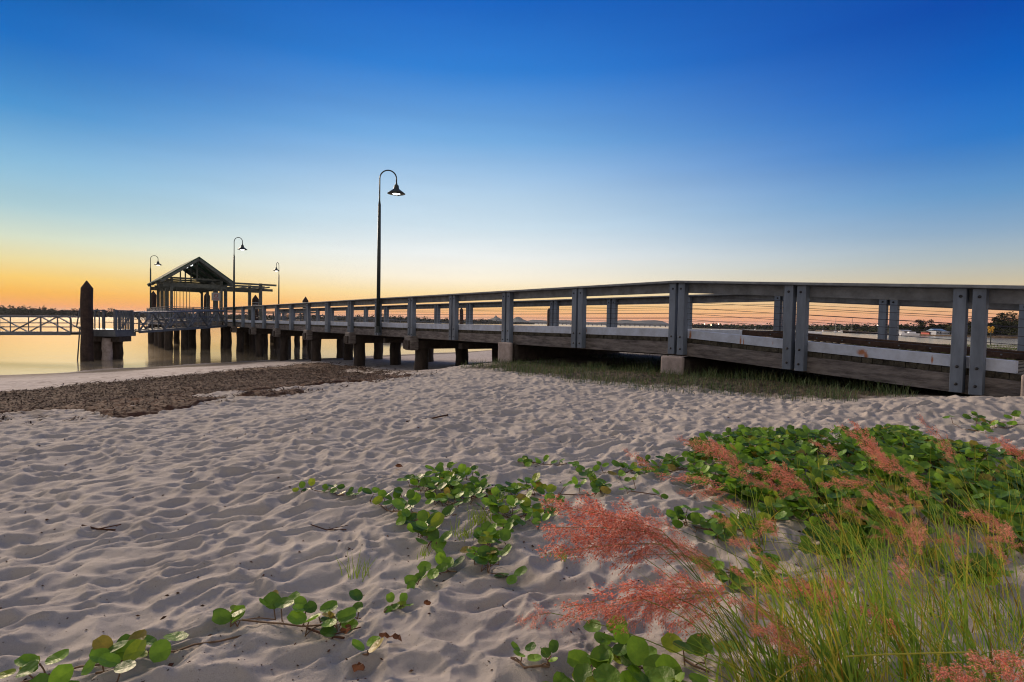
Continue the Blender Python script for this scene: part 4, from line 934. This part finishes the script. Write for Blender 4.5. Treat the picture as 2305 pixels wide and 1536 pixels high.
# mountains and long bridge
def mountain(pk, Y, label, name='mountain'):
    P = [(at(x, y, Y)) for x, y in pk]; q = MB(); n = len(P)
    def lx(v, f, dy): return Vector((v.x, v.y + dy, v.z * f))
    rows = [[Vector((v.x, v.y - 260, -2)) for v in P], [Vector((v.x + 12 * math.sin(i * 3.), v.y - 110, max(1, v.z) * .5)) for i, v in enumerate(P)], P, [Vector((v.x, v.y + 300, -2)) for v in P]]
    vs = [v for r_ in rows for v in r_]; fs = [(a * n + i, a * n + i + 1, (a + 1) * n + i + 1, (a + 1) * n + i) for a in range(3) for i in range(n - 1)]
    q.add(vs, fs); o = q.build(name, M['mount']); tag(o, label, 'mountain', None); return o
mountain([(1092, 724), (1100, 719), (1106, 717), (1111, 716), (1115, 710.5), (1117, 710), (1120, 714), (1126, 717), (1132, 720), (1142, 724)], 5200, 'pale distant mountain with a sharp summit seen through the rails')
mountain([(1144, 726), (1156, 718), (1162, 714), (1167, 713.5), (1172, 715), (1177, 719), (1190, 724), (1196, 727)], 5600, 'second pale distant mountain with a blunt summit, right of the sharp one')
o = mountain([(1170, 726), (1200, 720), (1230, 722), (1275, 721), (1300, 724), (1340, 726), (1385, 723), (1400, 720.5), (1412, 720), (1430, 723), (1450, 721.5), (1475, 721), (1490, 723), (1506, 729)], 6800, 'x', 'hills'); del o['label']; del o['category']; o['kind'] = 'structure'
br = empty('road_bridge', at(1350, 728, 2300), 'very long low road bridge across the water under the distant hills', 'bridge')
A = at(1180, 727, 2300); B = at(1535, 730, 1900); A.z = B.z = 5.4; q = MB(); q.bar(A, B, 8, 1.4); q.build('deck', M['bridge'], br)
pr = MB(); pr.box(A.lerp(B, .02) - UZ * 3.4, (1.2, 0, 0), (0, 3, 0), (0, 0, 2.8)); p0 = pr.build('pier', M['bridge'], br)
for k in range(1, 34):
    c_ = p0.copy(); COL.objects.link(c_); c_.parent = br; dv = A.lerp(B, .02 + k * .0288) - A.lerp(B, .02); c_.location = p0.location + dv

# ------------------------------------------------------------------ boats, houses, marker, shore lights
def hull(mb, c, L_, W, H, dirv):
    d = Vector(dirv).normalized(); s_ = Vector((-d.y, d.x, 0)); vs = []; st = [(-.5, .75, .0), (-.3, .95, 0), (0, 1, .0), (.28, .8, .08), (.42, .45, .16), (.5, .03, .24)]
    for t, w_, up in st:
        for o_, zz in ((-1, 1), (-.72, 0), (0, -.25), (.72, 0), (1, 1)):
            k = w_ if abs(o_) == 1 else w_ * .85
            vs.append(c + d * t * L_ + s_ * o_ * k * W / 2 + UZ * (H * zz + (up * H * 2 if zz == 1 else 0)))
    fs = [(i * 5 + j, i * 5 + j + 1, (i + 1) * 5 + j + 1, (i + 1) * 5 + j) for i in range(5) for j in range(4)] + [(0, 1, 2, 3, 4)[::-1]]
    fs += [(i * 5 + 4, i * 5, (i + 1) * 5, (i + 1) * 5 + 4) for i in range(5)]
    mb.add(vs, fs)
def sailboat(px, Y, L_, Hm, ang, label, grp='yachts moored off the right shore'):
    P = at(px, 728, Y); P.z = .05; d = Vector((math.cos(ang), math.sin(ang), 0)); t = empty('sailing_yacht', P, label, 'yacht', grp)
    q = MB(); hull(q, P, L_, L_ * .3, L_ * .14, d); q.build('hull', M['boat'], t)
    q = MB(); q.box(P + UZ * L_ * .15 - d * .05 * L_, d * L_ * .17, Vector((-d.y, d.x, 0)) * L_ * .08, UZ * L_ * .045); q.build('cabin', M['boat'], t, bevel=.1)
    q = MB(); q.tube([P + UZ * L_ * .1 + d * .08 * L_, P + UZ * Hm + d * .08 * L_], [.17, .11], 6); q.build('mast', M['mast'], t)
    q = MB(); q.tube([P + UZ * L_ * .27 + d * .08 * L_, P + UZ * L_ * .27 - d * .36 * L_], .14, 6); q.build('boom', M['boat'], t)
    q = MB(); q.tube([P + UZ * Hm * .97 + d * .08 * L_, P + d * .49 * L_ + UZ * L_ * .13], .022, 4); q.tube([P + UZ * Hm * .97 + d * .08 * L_, P - d * .49 * L_ + UZ * L_ * .1], .022, 4); q.build('rigging', M['mast'], t)
sailboat(1881, 480, 7.5, 13, .9, 'small white yacht with a tall mast, left one of the moored pair')
sailboat(1917, 430, 8.5, 11.5, .4, 'larger white yacht with a mast, right one of the moored pair')
sailboat(1893, 560, 6, 8, 1.9, 'small pale yacht with a short mast moored between the pair')
sailboat(1853, 600, 6, 9, 1.2, 'faint distant yacht left of the moored pair')
sailboat(1700, 720, 6, 9, 1.2, 'tiny yacht in front of the far shore lights')
def motorboat(px, Y, L_, ang, label, cabin=True):
    P = at(px, 728, Y); P.z = .1; d = Vector((math.cos(ang), math.sin(ang), 0)); s_ = Vector((-d.y, d.x, 0)); t = empty('motor_boat', P, label, 'boat', 'motor boats at right')
    q = MB(); hull(q, P, L_, L_ * .34, L_ * .15, d); q.build('hull', M['boat'], t)
    if cabin:
        q = MB(); q.box(P + UZ * L_ * .2 - d * .08 * L_, d * L_ * .2, s_ * L_ * .11, UZ * L_ * .05); q.build('cabin', M['boat'], t, bevel=.08)
        q = MB(); q.box(P + UZ * L_ * .27 - d * .06 * L_, d * L_ * .13, s_ * L_ * .1, UZ * L_ * .03); q.build('windscreen', M['boatdark'], t)
motorboat(1829, 205, 6.8, -.1, 'white motor boat with pointed bow just right of a post pair, nearest boat')
motorboat(2050, 285, 8, 3.0, 'white motor boat lying off the right shore below the wood')
motorboat(2036, 300, 5, .2, 'small white boat beached beside the motor boat on the right shore', False)
motorboat(2000, 160, 2.6, 2.6, 'tiny dark dinghy on the water right of the middle far posts', False)
motorboat(1712, 330, 3.2, .1, 'tiny dinghy on the water left of the far post pair', False)
motorboat(1993, 120, 2.2, 1.6, 'small dinghy touching the right side of a far post', False)
def house(px, Y, W, H, label, roofm, wallm):
    P = at(px, 728, Y); P.z = .8; t = empty('shore_house', P, label, 'house', 'houses on the right shore'); q = MB(); q.box(P + UZ * H / 2, (W / 2, 0, 0), (0, 3, 0), (0, 0, H / 2)); q.build('wall', wallm, t)
    q = MB(); e = .5; vs = [P + Vector((sx * (W / 2 + e), sy * 3.5, H)) for sx in (-1, 1) for sy in (-1, 1)] + [P + Vector((-W / 2 - e, 0, H * 1.5)), P + Vector((W / 2 + e, 0, H * 1.5))]
    q.add(vs, [(0, 2, 5, 4), (1, 4, 5, 3), (0, 4, 1), (2, 3, 5), (0, 1, 3, 2)]); q.build('roof', roofm, t)
    for k in (-.28, .05, .3):
        q = MB(); q.box(P + Vector((k * W, -3.02, H * .5)), (W * .07, 0, 0), (0, .03, 0), (0, 0, H * .2)); q.build('window', M['boatdark'], t)
house(2108, 298, 4.8, 2.1, 'white house with a light blue roof in front of the right wood', M['hroof'], M['house'])
house(2122, 296, 3, 1.5, 'smaller pale shed attached beside the blue roofed house', M['house'], M['house'])
house(2036, 315, 4.5, 1.5, 'low white boat shed at the left end of the right wood', M['house'], M['house'])
house(2088, 302, 2.4, 1.3, 'small reddish hut left of the blue roofed house', M['bark'], M['redpaint'])
house(1805, 755, 9, 3, 'distant pale house on the far shore left of the yachts', M['house'], M['house'])
mk = at(2231, 742, 60); t = empty('channel_marker', (mk.x, mk.y, 0), 'yellow cross topped channel marker on a thin pole at the right edge', 'marker')
q = MB(); q.tube([(mk.x, mk.y, -1), (mk.x, mk.y, mk.z)], .05, 8); q.build('pole', M['lamp'], t)
q = MB(); q.box((mk.x, mk.y, mk.z), (.28, 0, .28), (0, .04, 0), (-.1, 0, .1)); q.box((mk.x, mk.y + .09, mk.z), (.28, 0, -.28), (0, .04, 0), (.1, 0, .1)); q.build('cross_topmark', M['yellow'], t)
for k, (px, py, Y, lb) in enumerate(((1553, 729.5, 860, 'leftmost white light of the far shore group'), (1584, 729.5, 850, 'brightest second light of the far shore group'), (1599, 732, 830, 'faint low light of the far shore group'), (1616, 730, 830, 'rightmost paired light of the far shore group'), (1969.5, 733, 400, 'warm orange light shining through the gap of a far post pair'))):
    P = at(px, py, Y); P.y -= 3; q = MB(); r_ = .0007 * Y; q.tube([P - UZ * r_, P - UZ * r_ * .6, P, P + UZ * r_ * .6, P + UZ * r_], [.1 * r_, .8 * r_, r_, .8 * r_, .1 * r_], 8)
    o = q.build('shore_light', M['warm']); q2 = MB(); q2.tube([(P.x, P.y, 0), (P.x, P.y, P.z - r_ * 1.02)], .08, 5); q2.build('mast', M['lamp'], o); tag(o, lb, 'light', 'lit lamps on the far shore')

# ------------------------------------------------------------------ haze
if True:
    mh = bpy.data.materials.new('haze_air'); mh.use_nodes = True; nt = mh.node_tree; nt.nodes.remove(nt.nodes['Principled BSDF'])
    pv = nt.nodes.new('ShaderNodeVolumePrincipled'); pv.inputs['Density'].default_value = .00004; pv.inputs['Color'].default_value = (.82, .86, .95, 1); pv.inputs['Anisotropy'].default_value = .2
    nt.links.new(pv.outputs[0], nt.nodes['Material Output'].inputs['Volume'])
    q = MB(); q.box((0, 6995, 58), (12500, 0, 0), (0, 7495, 0), (0, 0, 63)); hz = q.build('haze', mh); hz['kind'] = 'stuff'

# ------------------------------------------------------------------ sky and light
W = bpy.data.worlds.new('World'); S.world = W; W.use_nodes = True; nt = W.node_tree; N = nt.nodes; L = nt.links; bg = N['Background']
tc = N.new('ShaderNodeTexCoord'); sx = N.new('ShaderNodeSeparateXYZ'); L.new(tc.outputs['Generated'], sx.inputs[0])
def mth(op, a, b_=None, cl=False):
    m_ = N.new('ShaderNodeMath'); m_.operation = op; m_.use_clamp = cl
    for k, q_ in enumerate((a, b_)):
        if q_ is None: continue
        if isinstance(q_, (int, float)): m_.inputs[k].default_value = q_
        else: L.new(q_, m_.inputs[k])
    return m_.outputs[0]
zc = mth('MAXIMUM', sx.outputs[2], 0.); fac = mth('POWER', zc, .5)          # spread the low sky over the ramp
def skyramp(st, k=1.):
    r = N.new('ShaderNodeValToRGB'); el = r.color_ramp.elements; st = sorted(st)
    for i, (z, c_) in enumerate(st):
        e = el[i] if i < 2 else el.new(.5)
        e.position = min(1, math.sqrt(z)); e.color = (*[v * k for v in lin(c_)], 1)
    for i, (z, c_) in enumerate(st): el[i].position = min(1, math.sqrt(z)); el[i].color = (*[v * k for v in lin(c_)], 1)
    L.new(fac, r.inputs['Fac']); return r.outputs['Color']
rA = skyramp([(0, (246, 140, 58)), (.012, (255, 158, 36)), (.03, (255, 184, 58)), (.05, (253, 207, 104)), (.075, (236, 220, 160)), (.105, (212, 222, 200)), (.145, (172, 206, 214)), (.2, (134, 186, 218)), (.27, (72, 148, 210)), (.35, (14, 108, 194)), (.43, (0, 88, 172)), (.7, (20, 90, 170)), (1, (150, 146, 150))])
rM = skyramp([(0, (244, 150, 92)), (.012, (254, 172, 100)), (.03, (255, 200, 122)), (.05, (255, 226, 165)), (.08, (253, 243, 220)), (.12, (240, 244, 242)), (.17, (208, 228, 240)), (.22, (184, 213, 236)), (.31, (116, 172, 224)), (.41, (48, 128, 212)), (.52, (8, 92, 190)), (.7, (30, 95, 180)), (1, (150, 146, 150))])
rB = skyramp([(0, (226, 138, 112)), (.012, (240, 154, 110)), (.028, (240, 178, 124)), (.045, (226, 192, 145)), (.07, (206, 194, 165)), (.1, (176, 188, 190)), (.14, (138, 170, 198)), (.19, (98, 152, 202)), (.26, (38, 118, 198)), (.34, (0, 94, 190)), (.42, (0, 72, 172)), (.7, (20, 85, 170)), (1, (150, 146, 150))])
rC = skyramp([(0, (218, 196, 186)), (.1, (222, 202, 194)), (.3, (208, 196, 192)), (.6, (176, 174, 178)), (1, (150, 148, 150))], 1.0)
az = mth('ARCTAN2', sx.outputs[0], sx.outputs[1])                # 0 = ahead, + = right
def smf(lo, hi):
    m_ = N.new('ShaderNodeMapRange'); m_.interpolation_type = 'SMOOTHSTEP'; m_.inputs[1].default_value = math.radians(lo); m_.inputs[2].default_value = math.radians(hi); L.new(az, m_.inputs[0]); return m_.outputs[0]
def mx(f, a, b_):
    m_ = N.new('ShaderNodeMix'); m_.data_type = 'RGBA'; L.new(f, m_.inputs[0]); L.new(a, m_.inputs[6]); L.new(b_, m_.inputs[7]); return m_.outputs[2]
c_ = mx(smf(-46, -8), rA, rM); c_ = mx(smf(-6, 44), c_, rB); c_ = mx(smf(62, 110), c_, rC)
neg = N.new('ShaderNodeMapRange'); neg.interpolation_type = 'SMOOTHSTEP'; neg.inputs[1].default_value = math.radians(-62); neg.inputs[2].default_value = math.radians(-115); L.new(az, neg.inputs[0]); c_ = mx(neg.outputs[0], c_, rC)
mpn = N.new('ShaderNodeMapping'); mpn.inputs['Scale'].default_value = (1.5, 1.5, 14); L.new(tc.outputs['Generated'], mpn.inputs[0])
nzs = N.new('ShaderNodeTexNoise'); nzs.inputs['Scale'].default_value = 1.6; nzs.inputs['Detail'].default_value = 5; L.new(mpn.outputs[0], nzs.inputs[0])
mrs = N.new('ShaderNodeMapRange'); mrs.inputs[1].default_value = .3; mrs.inputs[2].default_value = .7; mrs.inputs[3].default_value = .965; mrs.inputs[4].default_value = 1.03; L.new(nzs.outputs['Fac'], mrs.inputs[0])
hs = N.new('ShaderNodeHueSaturation'); L.new(mrs.outputs[0], hs.inputs['Value']); L.new(c_, hs.inputs['Color']); c_ = hs.outputs[0]
L.new(c_, bg.inputs['Color']); bg.inputs['Strength'].default_value = 1.0
sun = bpy.data.lights.new('sun', 'SUN'); so = bpy.data.objects.new('sun', sun); COL.objects.link(so); sun.energy = 4.4; sun.angle = math.radians(13); sun.color = (1, .77, .56)
sd_ = Vector((-.62, .77, math.tan(math.radians(18)))).normalized(); so.rotation_mode = 'QUATERNION'; so.rotation_quaternion = sd_.to_track_quat('Z', 'Y')

S.render.engine = 'CYCLES'; S.cycles.filter_width = 1.1
S.view_settings.view_transform = 'Standard'; S.view_settings.look = 'None'; S.view_settings.exposure = 0; S.view_settings.gamma = 1
S.render.resolution_x = 1024; S.render.resolution_y = 682
